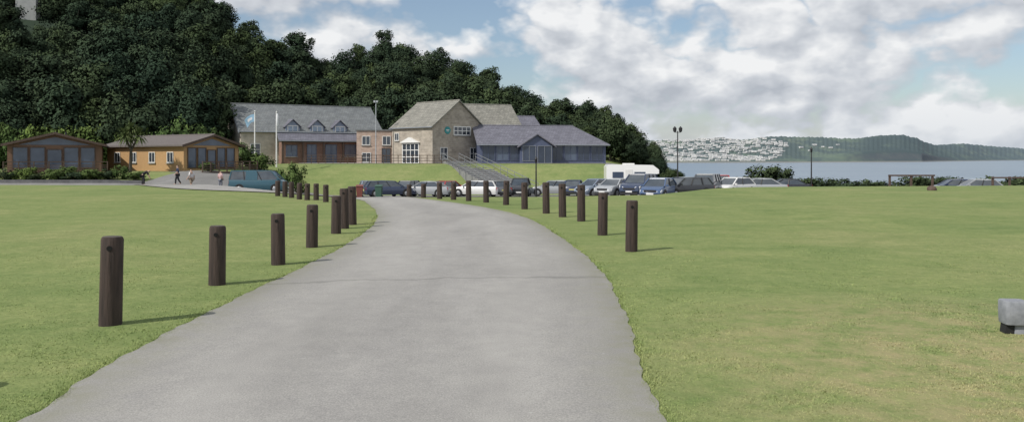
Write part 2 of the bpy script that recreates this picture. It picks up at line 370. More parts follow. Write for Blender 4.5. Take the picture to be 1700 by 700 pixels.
# grass blades near the camera
lx = np.array([p.x for p in LC]); ly = np.array([p.y for p in LC]); rx = np.array([p.x for p in RC]); ry = np.array([p.y for p in RC])
def edge(yv):
    k = ly < 30; k2 = ry < 30
    return np.interp(yv, ly[k], lx[k]), np.interp(yv, ry[k2], rx[k2])
def blades():
    n = 420000
    yy = 5.2*(28/5.2)**np.random.rand(n); xx = (np.random.rand(n)*2-1)*yy*.66
    n2 = 14000; y2 = 5.2*(28/5.2)**np.random.rand(n2); a0, a1 = edge(y2); off = np.random.exponential(.06, n2)
    x2 = np.where(np.random.rand(n2) < .5, a0-off+.04, a1+off-.04)
    verge = np.concatenate([np.zeros(n), np.ones(n2)]); yy = np.concatenate([yy, y2]); xx = np.concatenate([xx, x2]); n = len(xx)
    e0, e1 = edge(yy)
    cl_ = np.sin(yy*3.7)*np.sin(yy*9.1+1)*.5+.5
    jl = np.random.rand(n)**2*(.02+.06*cl_)
    prob = np.clip(1.15-(yy-5)/15, .0, 1)*.55+verge
    keep = ((xx < e0+jl) | (xx > e1-jl)) & (np.random.rand(n) < prob)
    xx, yy, verge = xx[keep], yy[keep], verge[keep]; n = len(xx)
    zz = np.array([H(a, b) for a, b in zip(xx, yy)])
    clump = .6+.5*np.sin(xx*3.1+np.sin(yy*2.3)*2)*np.sin(yy*2.7+xx)
    h = (.006+.013*np.random.rand(n))*clump.clip(.35, 1.2)+verge*.004*np.random.rand(n); w = .004*(1+.08*(yy-6))
    a = np.random.rand(n)*2*np.pi; la = np.random.rand(n)*2*np.pi; ln = h*(.8+1.4*np.random.rand(n))
    V = np.zeros((n, 3, 3), np.float32)
    V[:, 0, 0] = xx-np.cos(a)*w; V[:, 0, 1] = yy-np.sin(a)*w; V[:, 0, 2] = zz-.002
    V[:, 1, 0] = xx+np.cos(a)*w; V[:, 1, 1] = yy+np.sin(a)*w; V[:, 1, 2] = zz-.002
    V[:, 2, 0] = xx+np.cos(la)*ln; V[:, 2, 1] = yy+np.sin(la)*ln; V[:, 2, 2] = zz+h+verge*.010
    me = bpy.data.meshes.new('grass_blades'); me.vertices.add(n*3); me.vertices.foreach_set('co', V.ravel())
    me.loops.add(n*3); me.loops.foreach_set('vertex_index', np.arange(n*3, dtype=np.int32))
    me.polygons.add(n); me.polygons.foreach_set('loop_start', np.arange(0, n*3, 3, dtype=np.int32))
    me.update(); me.validate()
    me.materials.append(M['blade'])
    o = bpy.data.objects.new('grass_blades', me); col.objects.link(o)
    tag(o, 'short mown grass blades along both edges of the path', 'grass', kind='stuff')
blades()

# sea
def sea_mat():
    m, nt, p = new('sea_water'); p.inputs['Roughness'].default_value = .35
    g = N(nt, 'ShaderNodeNewGeometry'); mp = N(nt, 'ShaderNodeMapping'); mp.inputs['Scale'].default_value = (.15, 1, 1); nt.links.new(g.outputs['Position'], mp.inputs[0])
    f = noise(nt, mp.outputs[0], .035, 8, .65); nt.links.new(ramp(nt, f, [(.35, (.12, .175, .235)), (.65, (.17, .23, .29))]), p.inputs['Base Color'])
    b = N(nt, 'ShaderNodeBump'); b.inputs['Strength'].default_value = .5; b.inputs['Distance'].default_value = .5
    nt.links.new(noise(nt, g.outputs['Position'], .5, 6, .6), b.inputs['Height']); nt.links.new(b.outputs[0], p.inputs['Normal'])
    return m
me = bpy.data.meshes.new('sea'); me.from_pydata([(-500, 118, -6), (9000, 118, -6), (9000, 9000, -6), (-500, 9000, -6)], [], [(0, 1, 2, 3)]); me.materials.append(sea_mat())
o = bpy.data.objects.new('sea', me); col.objects.link(o); tag(o, kind='structure')

# far headland
T_hy = [(980, 238), (1060, 236), (1100, 234), (1170, 232), (1195, 228), (1225, 231), (1290, 228), (1350, 228), (1395, 231), (1425, 229), (1455, 224), (1498, 224), (1522, 229), (1540, 237), (1556, 241), (1600, 240), (1640, 242), (1680, 245), (1720, 249), (1900, 256), (2100, 261)]
T_hb = [(980, 1280), (1300, 1350), (1400, 1450), (1530, 1600), (1600, 1950), (1700, 2500), (2100, 3400)]
def HL(u, t):
    Y = lerp_tab(T_hb, u)+t*420
    top = Zp(lerp_tab(T_hy, u), lerp_tab(T_hb, u)+420)+6
    cl = sm(1330, 1420, u)*(1-.75*sm(1530, 1600, u))
    prof = (1-cl)*(.05*sm(0, .05, t)+.95*sm(.08, 1, t)**.8)+cl*(.36*sm(.03, .16, t)+.64*sm(.1, 1, t))
    z = -6.3+top*prof+(math.sin(u*.06)+math.sin(u*.023+t*9)*1.3+math.sin(u*.31+t*20)*.7+math.sin(u*.83)*.7+math.sin(u*1.37+2)*.5)*1.1*sm(.1, .4, t)
    return Vector((U(u, Y), Y, z))
us = list(range(980, 2101, 2)); ts = [0, .02, .04, .06, .08, .1, .12, .15, .2, .27, .35, .45, .55, .65, .75, .85, .93, 1, 1.1, 1.3]
hv = [tuple(HL(u, t) if t <= 1 else HL(u, 1)+Vector((0, (t-1)*900, -(t-1)*60))) for t in ts for u in us]
hf = [(j*len(us)+i, j*len(us)+i+1, (j+1)*len(us)+i+1, (j+1)*len(us)+i) for j in range(len(ts)-1) for i in range(len(us)-1)]
def head_mat():
    m, nt, p = new('headland_fields'); p.inputs['Roughness'].default_value = 1; p.inputs['Specular IOR Level'].default_value = 0
    g = N(nt, 'ShaderNodeNewGeometry'); pos = g.outputs['Position']; sp = N(nt, 'ShaderNodeSeparateXYZ'); nt.links.new(pos, sp.inputs[0])
    mp = N(nt, 'ShaderNodeMapping'); mp.inputs['Scale'].default_value = (1, .6, 2.5); nt.links.new(pos, mp.inputs[0])
    v = N(nt, 'ShaderNodeTexVoronoi'); v.inputs['Scale'].default_value = .012; nt.links.new(mp.outputs[0], v.inputs['Vector'])
    c = ramp(nt, v.outputs['Color'], [(.2, (.105, .142, .108)), (.5, (.132, .172, .116)), (.8, (.165, .196, .136))])
    wd = ramp(nt, noise(nt, mp.outputs[0], .012, 8, .7), [(.42, (0, 0, 0)), (.52, (1, 1, 1))])
    c = mixc(nt, wd, c, (.072, .098, .090))
    wx = math_(nt, 'DIVIDE', sp.outputs[0], sp.outputs[1])
    wm = math_(nt, 'MULTIPLY', ramp(nt, wx, [(.40, (0, 0, 0)), (.425, (1, 1, 1)), (.50, (1, 1, 1)), (.53, (.4, .4, .4))]), ramp(nt, noise(nt, mp.outputs[0], .02, 6, .7), [(.3, (.2, .2, .2)), (.48, (1, 1, 1))]))
    c = mixc(nt, math_(nt, 'MULTIPLY', wm, .9), c, (.046, .066, .064))
    nm = N(nt, 'ShaderNodeSeparateXYZ'); nt.links.new(g.outputs['Normal'], nm.inputs[0])
    cliff = ramp(nt, nm.outputs[2], [(.62, (1, 1, 1)), (.85, (0, 0, 0))])
    c = mixc(nt, math_(nt, 'MULTIPLY', cliff, .7), c, ramp(nt, noise(nt, pos, .05, 6, .7), [(.35, (.095, .10, .112)), (.65, (.155, .147, .145))]))
    low = ramp(nt, math_(nt, 'ADD', math_(nt, 'DIVIDE', sp.outputs[2], 10), .6), [(.14, (1, 1, 1)), (.24, (0, 0, 0))])
    c = mixc(nt, math_(nt, 'MULTIPLY', low, .7), c, (.28, .26, .235))
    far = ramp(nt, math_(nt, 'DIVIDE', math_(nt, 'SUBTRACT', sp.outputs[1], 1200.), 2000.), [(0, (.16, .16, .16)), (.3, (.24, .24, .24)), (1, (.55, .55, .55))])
    c = mixc(nt, far, c, (.19, .24, .29))  # aerial haze painted into the base colour, stronger with distance
    nt.links.new(c, p.inputs['Base Color']); return m
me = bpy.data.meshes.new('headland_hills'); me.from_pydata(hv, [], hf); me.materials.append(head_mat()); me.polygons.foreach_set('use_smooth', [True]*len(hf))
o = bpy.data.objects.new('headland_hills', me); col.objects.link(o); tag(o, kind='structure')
# static caravans
CMATS = [mat('caravan_cream', (.66, .65, .63)), mat('caravan_roof', (.60, .61, .62)), M['grey_paint']]
def caravan_into(mb, o=Vector((0, 0, 0)), rz=0, s=1.0):
    ca, sa = math.cos(rz), math.sin(rz)
    T = lambda p: Vector((o.x+s*(p[0]*ca-p[1]*sa), o.y+s*(p[0]*sa+p[1]*ca), o.z+s*p[2]))
    b = MB(); b.box((0, 0, 1.6), (11, 4, 3.0), mi=0); b.prism([(-5.6, -2.2, 3.1), (-5.6, 2.2, 3.1), (-5.6, 0, 3.9)], (11.2, 0, 0), 1); b.box((0, -2.03, 1.9), (4, .06, .6), mi=2)
    k = len(mb.v); mb.v += [tuple(T(p)) for p in b.v]; mb.f += [[k+i for i in f] for f in b.f]; mb.m += b.m
cm = MB(); caravan_into(cm); cproto = cm.build('static_caravan', CMATS)
cnt = 0
def put_caravan(u, t, lab, grp):
    global cnt
    o = cproto if cnt == 0 else cproto.copy()
    if cnt: col.objects.link(o)
    cnt += 1
    p = HL(u, t); o.location = (p.x, p.y, p.z+.1); o.rotation_euler = (0, 0, random.uniform(-.4, .6)); s = random.uniform(.5, .85); o.scale = (s, s, s)
    tag(o, lab, 'caravan', grp)
far_mb = MB()
for row in range(17):
    t = .12+row*.049
    u = 1070+random.uniform(0, 6)+max(0, row-12)*8
    while u < lerp_tab([(0, 1270), (3, 1300), (10, 1310), (16, 1260)], row):
        if random.random() < .94 and math.sin(u*.045+row*1.3) > -.90:
            if cnt < 285: put_caravan(u, t+random.uniform(-.004, .004), 'small white static caravan in the rows on the near end of the far headland', 'static caravans in rows on the far headland')
            else: caravan_into(far_mb, HL(u, t+random.uniform(-.004, .004))+Vector((0, 0, .1)), random.uniform(-.4, .6), random.uniform(.46, .78))
        u += random.uniform(6, 10)
o = far_mb.build('static_caravans', CMATS, fix=False); tag(o, 'mass of tiny white caravans higher up the near end of the far headland', 'caravans', kind='stuff')
for u, t in ((1330, .5), (1344, .42), (1352, .58), (1366, .50), (1379, .44), (1391, .55)):
    put_caravan(u, t, 'small white caravan scattered on the green middle slope of the far headland', 'static caravans scattered on the middle slope')

# ---------------------------------------------------------------- vegetation
def crown_mesh(name, lobes, nleaf, size, m, seed, spread=(.60, .56)):
    rs = np.random.RandomState(seed)
    wts = np.array([l[3]**2 for l in lobes]); wts = wts/wts.sum()
    idx = rs.choice(len(lobes), nleaf, p=wts); L = np.array(lobes)
    d = rs.normal(size=(nleaf, 3)); d[:, 2] += .25; d /= np.linalg.norm(d, axis=1)[:, None]
    c = L[idx, :3]; r = L[idx, 3]
    rad = r*(spread[0]+spread[1]*rs.rand(nleaf)); P = c+d*rad[:, None]*np.array([1, 1, .8])+rs.normal(size=(nleaf, 3))*(r*.18)[:, None]
    nrm = d+rs.normal(size=(nleaf, 3))*.45+np.array([0, 0, .2]); nrm /= np.linalg.norm(nrm, axis=1)[:, None]
    tmp = rs.normal(size=(nleaf, 3)); a = np.cross(nrm, tmp); a /= np.linalg.norm(a, axis=1)[:, None]; b = np.cross(nrm, a)
    s = size*(.5+.9*rs.rand(nleaf))[:, None]
    V = np.stack([P-a*s, P+b*s*.6, P+a*s, P-b*s*.6], 1).reshape(-1, 3)
    Fc = np.arange(nleaf*4).reshape(-1, 4)
    me = bpy.data.meshes.new(name); me.from_pydata(V.tolist(), [], Fc.tolist()); me.materials.append(m)
    lt = rs.rand(len(lobes))
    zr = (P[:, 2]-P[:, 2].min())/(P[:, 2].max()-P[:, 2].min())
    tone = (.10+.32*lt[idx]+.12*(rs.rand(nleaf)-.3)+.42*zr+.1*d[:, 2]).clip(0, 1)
    at = me.attributes.new('tone', 'FLOAT', 'POINT'); at.data.foreach_set('value', np.repeat(tone, 4).astype(np.float32))
    cen = L[:, :3].mean(0); cd = P-cen; cd /= np.linalg.norm(cd, axis=1)[:, None]+1e-6
    bn = d*.42+cd*.72+rs.normal(size=(nleaf, 3))*.10+np.array([0, 0, .15]); bn /= np.linalg.norm(bn, axis=1)[:, None]
    at = me.attributes.new('bough', 'FLOAT_VECTOR', 'POINT'); at.data.foreach_set('vector', np.repeat(bn, 4, axis=0).astype(np.float32).ravel())
    return me
def make_lobes(seed, w, h, n, z0, r0=.20, r1=.36):
    rs = random.Random(seed); out = [(0, 0, z0+h*.42, w*.5), (0, 0, z0+h*.62, w*.38)]
    lx_, ly_ = rs.uniform(-.18, .18)*w, rs.uniform(-.18, .18)*w
    for i in range(n):
        a = rs.uniform(0, 6.28); t = rs.uniform(.05, .98); prof = math.sin(math.pi*(.12+.80*t))**.7
        rr = w*.76*prof*rs.uniform(.4, 1.12)
        out.append((math.cos(a)*rr+lx_*t, math.sin(a)*rr+ly_*t, z0+h*t*rs.uniform(.92, 1.04), w*rs.uniform(r0, r1)))
    return out
def trunk_mesh(name, h, r, seed):
    rs = random.Random(seed); mb = MB(); p = Vector((0, 0, -.8)); rad = r*1.3
    for k in range(4):
        q = Vector((rs.uniform(-.15, .15)*(k+1), rs.uniform(-.15, .15)*(k+1), h*(k+1)/4)); mb.tube(p, q, rad, rad*.78, 8); p = q; rad *= .78
    for k in range(5):
        a = rs.uniform(0, 6.28); z = h*rs.uniform(.4, .9); l = h*rs.uniform(.35, .6)
        mb.tube((0, 0, z), (math.cos(a)*l*.8, math.sin(a)*l*.8, z+l*.6), r*.4, r*.12, 6)
    me = bpy.data.meshes.new(name); me.from_pydata(mb.v, [], mb.f); me.materials.append(M['bark']); return me
VAR = []
for k in range(10):
    w = [4.9, 4.0, 5.3, 3.8, 4.6, 3.4, 4.3, 5.6, 3.9, 4.8][k]; h = [7.2, 8.2, 6.6, 8.8, 7.6, 7.4, 6.2, 7.4, 9.2, 6.8][k]
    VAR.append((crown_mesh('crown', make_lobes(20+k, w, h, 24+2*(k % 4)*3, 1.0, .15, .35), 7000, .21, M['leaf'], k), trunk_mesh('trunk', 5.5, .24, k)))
def put_tree(name, x, y, z, s, rz, v, lab, grp=None, cat_='tree', sz=None):
    r = thing(name, lab, cat_, (x, y, z), rz, grp); r.scale = (s, s, sz or s)
    for nm, me in (('trunk', v[1]), ('crown', v[0])):
        o = bpy.data.objects.new(nm, me); col.objects.link(o); o.parent = r
    return r
ntree = 0
rows = 11
for row in range(rows):
    t = (row+.35)/rows*1.02
    u = -90+random.uniform(0, 30)
    while u < 1128:
        hs = lerp_tab(T_hs, u); tt = t+random.uniform(-.045, .045)
        Y = hs+tt*(YT-hs); x = U(u, Y); z = H(x, Y); th = lerp_tab(T_th, u)
        s = th/9.0*random.uniform(.74, 1.16); py = HZ-(z-CH)/Y*F
        if 515 < u < 572 and row > 6: s *= .74
        skip = py < -14 or (8 < u < 88 and Y < 186 and HZ-(z+10*s-CH)/Y*F < 20)
        if not skip:
            if u > 980: lab, grp = 'low wind-cut dark tree on the slope running down to the sea', 'low trees on the seaward slope'
            elif u > 560: lab, grp = 'dark green broadleaf tree in the wood rising behind the stone buildings', 'trees of the wood behind the stone buildings'
            elif u > 400: lab, grp = 'dark green tree in the dip of the wood above the long slate-roofed building', 'trees in the dip of the wooded hill'
            else: lab, grp = 'tall dark tree in the dense wood on the steep hill above the wooden lodges', 'trees of the steep wood above the lodges'
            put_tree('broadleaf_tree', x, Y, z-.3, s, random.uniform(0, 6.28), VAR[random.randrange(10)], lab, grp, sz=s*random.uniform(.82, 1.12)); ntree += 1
        u += random.uniform(30, 54)*(.75 if u > 950 else 1)
print('trees', ntree)
BV = [crown_mesh('foliage', make_lobes(50+k, 1.0, 1.25, 16, .05), 1700, .075, M['leaf_light'], 60+k) for k in range(3)]
BVd = [crown_mesh('foliage', make_lobes(70+k, 1.0, 1.1, 16, .05), 1700, .075, M['leaf_hedge'], 80+k) for k in range(2)]
stemm = MB()
for k in range(4): stemm.tube((0, 0, -.1), (math.cos(k*1.6)*.35, math.sin(k*1.6)*.35, .8), .04, .015, 6)
stem_me = bpy.data.meshes.new('stem'); stem_me.from_pydata(stemm.v, [], stemm.f); stem_me.materials.append(M['bark'])
def bush(u, Y, h, w, lab, grp=None, dark=False, nm='shrub', zoff=0):
    x = U(u, Y); r = thing(nm, lab, 'bush', (x, Y, H(x, Y)+zoff), random.uniform(0, 6), grp); r.scale = (w/2, w/2, h/1.35)
    for n_, me in (('stem', stem_me), ('foliage', random.choice(BVd if dark else BV))):
        o = bpy.data.objects.new(n_, me); col.objects.link(o); o.parent = r
for u in range(-40, 345, 20):
    bush(u+random.uniform(-6, 6), random.uniform(101, 106), random.uniform(4.2, 5.4), random.uniform(3.5, 5.5), 'bright green shrub in the hedge behind the wooden lodges', 'hedge shrubs behind the lodges', zoff=.2)
for (u, Y, h, w, lab) in [(432, 90, 1.9, 3.2, 'rounded green bush below the white flagpoles'), (408, 93, 2.4, 2.4, 'taller green bush beside the long building left corner'), (492, 80, 2.6, 2.2, 'light green upright bush to the right of the blue van'), (470, 86, 1.8, 2.4, 'green bush just behind the front of the blue van'),
        (345, 84, .9, 1.8, 'small green shrub beneath the right lodge gable')]:
    bush(u, Y, h, w, lab)
for i, u in enumerate([-14, 8, 26, 44, 64, 84, 102, 122, 142, 160, 180, 204, 224]):
    bush(u, random.uniform(73.5, 75.5), random.uniform(.65, 1.1), random.uniform(1.6, 2.6), 'low shrub in the flower bed running before the two lodges', 'low shrubs in the lodge flower beds', dark=(i % 3 == 1), zoff=.05)
for i, (u, w) in enumerate([(1252, 3.2), (1276, 4.2), (1302, 3.0)]):
    bush(u, 82, 2.6+.2*(i == 1), w, ['left-hand dark bush of the three behind the silver saloon', 'largest middle dark bush behind the silver saloon', 'right-hand dark bush of the three by the shore'][i], dark=True)
for i in range(34):
    u = 1175+i*16.5+random.uniform(-6, 6)
    bush(u, random.uniform(89, 94), (1.75 if u > 1500 else 1.45)+.4*random.random(), random.uniform(3.4, 5.0), 'dark bush in the low hedge along the shore on the right', 'dark hedge bushes along the shore', dark=True)
# cordyline
cr = thing('cabbage_palm', 'spiky cabbage palm standing between the two wooden lodges', 'palm', (U(216, 82), 82, H(U(216, 82), 82)))
mb = MB(); mb.tube((0, 0, -.2), (.1, 0, 2.2), .16, .13, 9)
for a in (0, 2.1, 4.2): mb.tube((.1, 0, 2.1), (.1+math.cos(a)*.7, math.sin(a)*.7, 3.4), .11, .08, 7)
mb.build('trunk', M['bark'], cr)
mb = MB(); rs = random.Random(4)
for hx, hy, hz in [(.1+.7*math.cos(a), .7*math.sin(a), 3.5) for a in (0, 2.1, 4.2)]+[(.1, 0, 4.1)]:
    for k in range(110):
        a = rs.uniform(0, 6.28); e = rs.uniform(-.9, 1.4); l = rs.uniform(.9, 1.4); c0 = Vector((hx, hy, hz))
        d = Vector((math.cos(a)*math.cos(e), math.sin(a)*math.cos(e), math.sin(e))); sd = Vector((-math.sin(a), math.cos(a), 0))*.06
        md = c0+d*l*.6; tip = c0+d*l+Vector((0, 0, -.22*l)); mb.add([c0-sd*.5, c0+sd*.5, md+sd, md-sd, tip], [[0, 1, 2, 3], [3, 2, 4]])
o = mb.build('crown', M['leaf_pine'], cr, fix=False)
at = o.data.attributes.new('tone', 'FLOAT', 'POINT'); at.data.foreach_set('value', [rs.random() for _ in o.data.vertices])

# ---------------------------------------------------------------- bollards
PR = .122
def bollard_proto(hh, seed):
    rs = random.Random(seed); mb = MB(); n = 22
    rings = []
    for r_, z in ((1.0, -.3), (1.02, 0), (1.0, hh*.4), (.985, hh*.75), (.98, hh-.03), (.9, hh)):
        rings.append([(PR*r_*(1+.02*math.sin(3*6.283*i/n+seed)+rs.uniform(-.012, .012))*math.cos(6.283*i/n), PR*r_*(1+.02*math.sin(2*6.283*i/n+seed*2))*math.sin(6.283*i/n), z) for i in range(n)])
    mb.loft(rings, 0); return mb
ordn = ['nearest', 'second', 'third', 'fourth', 'fifth', 'sixth', 'seventh', 'eighth', 'ninth', 'tenth', 'eleventh', 'twelfth', 'thirteenth', 'fourteenth']
def bollard(x, y, hh, lab, grp, k, hole=True):
    r = thing('bollard', lab, 'bollard', (x, y, H(x, y)), 0, grp)
    r.rotation_euler = (random.uniform(-.018, .018), random.uniform(-.018, .018), 0)
    bollard_proto(hh, k).build('post', M['post'], r, 50)
    t = MB(); t.lathe([(PR*.86, hh+.001), (PR*.80, hh+.008), (.02, hh+.010)], 18); t.build('top', M['posttop'], r, 40)
    if hole:
        a = math.atan2(-y, -x)+random.uniform(-.25, .1); d = Vector((math.cos(a), math.sin(a), 0)); h_ = MB(); c = Vector((0, 0, hh-.12))
        h_.tube(c+d*(PR-.03), c+d*(PR+.004), .028, .030, 14); h_.build('bolt_hole', M['hole'], r)
bollard(-5.15, 6.45, .97, 'dark wooden post standing just beyond the left edge of the photo', 'wooden posts left of the path', 99)
Lpost = [(183, 395, 540), (360, 375, 472), (462, 355, 439), (518, 340, 410), (558, 326, 388), (572, 312, 378), (585, 309, 372)]
for i, (u, t, b) in enumerate(Lpost):
    Y = CH*F/(b-HZ); bollard(U(u, Y), Y, (b-t)/F*Y, f'{ordn[i]} dark wooden post on the left of the path, counted away from the camera', 'wooden posts left of the path', i)
Rpost = [(1048, 333, 417), (1000, 320, 390), (965, 307, 367), (934, 305, 360), (907, 303, 354), (871, 303, 347), (840, 300, 340), (807, 300, 336), (778, 300, 333.5), (753, 303, 331.5), (730, 303, 330), (703, 305, 328), (679, 304, 326)]
for i, (u, t, b) in enumerate(Rpost):
    Y = CH*F/(b-HZ); bollard(U(u, Y), Y, (b-t)/F*Y, f'{ordn[i]} dark wooden post on the right of the path, counted away from the camera', 'wooden posts right of the path', 20+i)
Fpost = [(541, 306, 334), (525, 304, 331), (510, 304, 331), (497, 305, 330), (484, 304, 328), (473, 304, 327), (461, 305, 326)]
for i, (u, t, b) in enumerate(Fpost):
    Y = CH*F/(b-HZ); bollard(U(u, Y), Y, max(.75, (b-t)/F*Y), f'{["rightmost", "second", "third", "fourth", "fifth", "sixth", "leftmost"][i]} small far post, counted from the right, in the row curving left past the bend', 'small posts in the row past the bend', 40+i, i < 3)

# grey fitting at the right edge
bx_, by_ = U(1683, 9.1), 9.1
r = thing('ground_fitting', 'grey upright block standing on the grass at the right edge', 'fitting', (bx_, by_, H(bx_, by_)), -.12)
def rr(w, d, z, cx=0): return [(cx+w*math.copysign(abs(math.cos(a))**.3, math.cos(a)), d*math.copysign(abs(math.sin(a))**.3, math.sin(a)), z) for a in [k*math.pi/12 for k in range(24)]]
mb = MB(); mb.loft([rr(.115, .11, .10), rr(.12, .115, .115), rr(.125, .12, .22), rr(.125, .12, .335), rr(.115, .11, .35)]); mb.build('block', M['fitting'], r, 40)
mb = MB(); mb.loft([rr(.07, .075, -.05, .045), rr(.06, .065, .105, .045)]); mb.build('support', M['fitting'], r, 60)
mb = MB(); mb.prism([(-.115, -.06, 0), (-.02, -.06, 0), (-.02, -.06, .11), (-.10, -.06, .11)], (0, .13, 0)); mb.build('dark_foot', M['rubber'], r)
x, y = U(1547, 50), 50
r = MB(); rs = random.Random(3)
r.loft([[(.28*q*math.cos(a)*(1+rs.uniform(-.15, .15)), .22*q*math.sin(a)*(1+rs.uniform(-.15, .15)), z) for a in [i*.785 for i in range(8)]] for q, z in ((1, -.05), (1.05, .1), (.8, .22), (.35, .28))])
o = r.build('rock', M['timber_dk'], None, 60); o.location = (x, y, H(x, y)); tag(o, 'small brown rock lying alone on the crest of the right lawn', 'rock')

# ---------------------------------------------------------------- buildings
def frame_of(side, L, D):
    return {'F': (Vector((0, 0, 0)), Vector((1, 0, 0)), Vector((0, -1, 0))), 'R': (Vector((L, 0, 0)), Vector((0, 1, 0)), Vector((1, 0, 0))), 'L': (Vector((0, D, 0)), Vector((0, -1, 0)), Vector((-1, 0, 0)))}[side]
def opening(parent, fr, s, z, w, h, cols=2, rows_=1, fm=None, gm=None, name='window', bar=.07, label=None, sill=True):
    O, A, Nn = fr; fm = fm or M['white']; gm = gm or M['glass']; Zv = Vector((0, 0, 1))
    P = lambda a, b, d: O+A*(s+a)+Zv*(z+b)+Nn*d
    mb = MB()
    def bar_(a0, a1, b0, b1, dep): mb.prism([P(a0, b0, .004), P(a1, b0, .004), P(a1, b1, .004), P(a0, b1, .004)], Nn*dep)
    bar_(0, bar, 0, h, .07); bar_(w-bar, w, 0, h, .07); bar_(bar, w-bar, 0, bar, .07); bar_(bar, w-bar, h-bar, h, .07)
    for k in range(1, cols): c = w*k/cols; bar_(c-bar*.4, c+bar*.4, bar, h-bar, .06)
    for k in range(1, rows_): c = h*k/rows_; bar_(bar, w-bar, c-bar*.35, c+bar*.35, .05)
    o = mb.build(name, fm, parent)
    if label: o['label'] = label
    pm = MB(); pm.prism([P(bar, bar, .003), P(w-bar, bar, .003), P(w-bar, h-bar, .003), P(bar, h-bar, .003)], Nn*.02); pm.build('pane', gm, o)
    if sill and name == 'window':
        sm_ = MB(); sm_.prism([P(-.08, -.1, .003), P(w+.08, -.1, .003), P(w+.08, -.01, .003), P(-.08, -.01, .003)], Nn*.14); sm_.build('sill', M['concrete'], o)
    return o
def house(name, label, cat_, o3, rot, L, D, ev, rd, wm, rm, ov=.3, th=.14, base=1.5, hip=False, gut=True):
    root = thing(name, label, cat_, o3, rot); mb = MB(); b = -base
    mb.add([(0, 0, b), (L, 0, b), (L, 0, ev), (0, 0, ev)], [[0, 1, 2, 3]]); mb.add([(0, D, b), (L, D, b), (L, D, ev), (0, D, ev)], [[3, 2, 1, 0]])
    for x, hp in ((0, False), (L, hip)):
        pts = [(x, 0, b), (x, D, b), (x, D, ev)]+([] if hp else [(x, D/2, rd)])+[(x, 0, ev)]
        f = list(range(len(pts))); mb.add(pts, [f if x else f[::-1]])
    mb.build('wall', wm, root, fix=False)
    sl = (rd-ev)/(D/2); ze = ev-ov*sl+.03; zr = rd+.03; rb = MB(); hx = L-(D/2)*.7 if hip else L+ov
    rb.prism([(-ov, -ov, ze), (L+ov, -ov, ze), (hx, D/2, zr), (-ov, D/2, zr)], (0, 0, th)); rb.prism([(-ov, D+ov, ze), (L+ov, D+ov, ze), (hx, D/2, zr), (-ov, D/2, zr)][::-1], (0, 0, th))
    if hip: rb.prism([(L+ov, -ov, ze), (L+ov, D+ov, ze), (hx, D/2, zr)], (0, 0, th))
    ro = rb.build('roof', rm, root)
    rg = MB(); rg.tube((-ov, D/2, zr+th), (hx, D/2, zr+th), .09, .09, 8); rg.build('ridge', rm, ro)
    if gut: gb = MB(); gb.tube((-ov, -ov-.06, ze+.04), (L+ov, -ov-.06, ze+.04), .07, .07, 8); gb.build('gutter', M['grey_paint'], ro)
    return root, ro
TZ = 1.2
# long slate-roofed building
b1, b1r = house('long_building', 'long stone building with grey slate roof and three small dormers', 'building', (U(400, 110), 110, TZ), R(30), 19.4, 10, 4.25, 7.9, M['stone_pale'], M['slate'])
frF = frame_of('F', 19.4, 10)
for i, s in enumerate((6.75, 10.1, 13.3)):
    w = 1.9; s0 = s-w/2
    d = MB(); d.prism([(s0, -.12, 3.6), (s0+w, -.12, 3.6), (s0+w, -.12, 4.9), (s, -.12, 5.75), (s0, -.12, 4.9)], (0, 2.8, 0)); do = d.build('dormer', M['dormer_front'], b1)
    q = MB(); q.prism([(s0-.2, -.40, 4.76), (s, -.40, 5.82), (s, -.40, 5.92), (s0-.2, -.40, 4.86)], (0, 3.4, 0)); q.prism([(s0+w+.2, -.40, 4.76), (s, -.40, 5.82), (s, -.40, 5.92), (s0+w+.2, -.40, 4.86)], (0, 3.4, 0))
    q.build('dormer_roof', M['slate_blue'], do)
    opening(do, (Vector((0, -.12, 0)), Vector((1, 0, 0)), Vector((0, -1, 0))), s-.72, 3.9, 1.44, 1.15, 2, 1, M['white'], M['glass_pale'], bar=.10)
pr = MB(); pr.prism([(4.6, -.02, 4.0), (16.0, -.02, 4.0), (16.4, -2.7, 2.9), (4.2, -2.7, 2.9)], (0, 0, .13)); po = pr.build('porch_roof', M['slate_blue'], b1)
gb = MB(); gb.tube((4.2, -2.76, 2.92), (16.4, -2.76, 2.92), .07, .07, 8); gb.build('gutter', M['grey_paint'], po)
for s in (4.8, 7.5, 10.3, 13.0, 15.8):
    c = MB(); c.box((s, -2.4, 1.2), (.24, .24, 3.4)); c.box((s, -2.4, -.2), (.4, .4, .5)); c.build('porch_column', M['timber_dk'], b1)
wl = MB(); wl.box((10.3, -.9, 1.2), (10.8, 1.7, 3.2)); wl.build('porch_wall', M['brick_red'], b1)
frP = (Vector((0, -1.75, 0)), Vector((1, 0, 0)), Vector((0, -1, 0)))
for s, w, h, nm in ((5.4, 1.5, 1.5, 'window'), (8.2, 1.3, 2.5, 'door'), (10.7, 1.6, 2.5, 'door'), (13.4, 1.6, 1.6, 'window')):
    opening(b1, frP, s, .0 if nm == 'door' else .9, w, h, 2, 2, M['blueframe'], M['glass_blue'], nm)
for s in (1.2, 17.2): opening(b1, frF, s, 1.0, 1.3, 1.6, 2, 2, M['white'], M['glass'])
frL = frame_of('L', 19.4, 10)
opening(b1, frL, 3.5, 1.0, 1.2, 1.5, 2, 1); opening(b1, frL, 6.0, 1.0, 1.2, 1.5, 2, 1); opening(b1, frL, 4.6, 4.2, .9, 1.2, 2, 1)
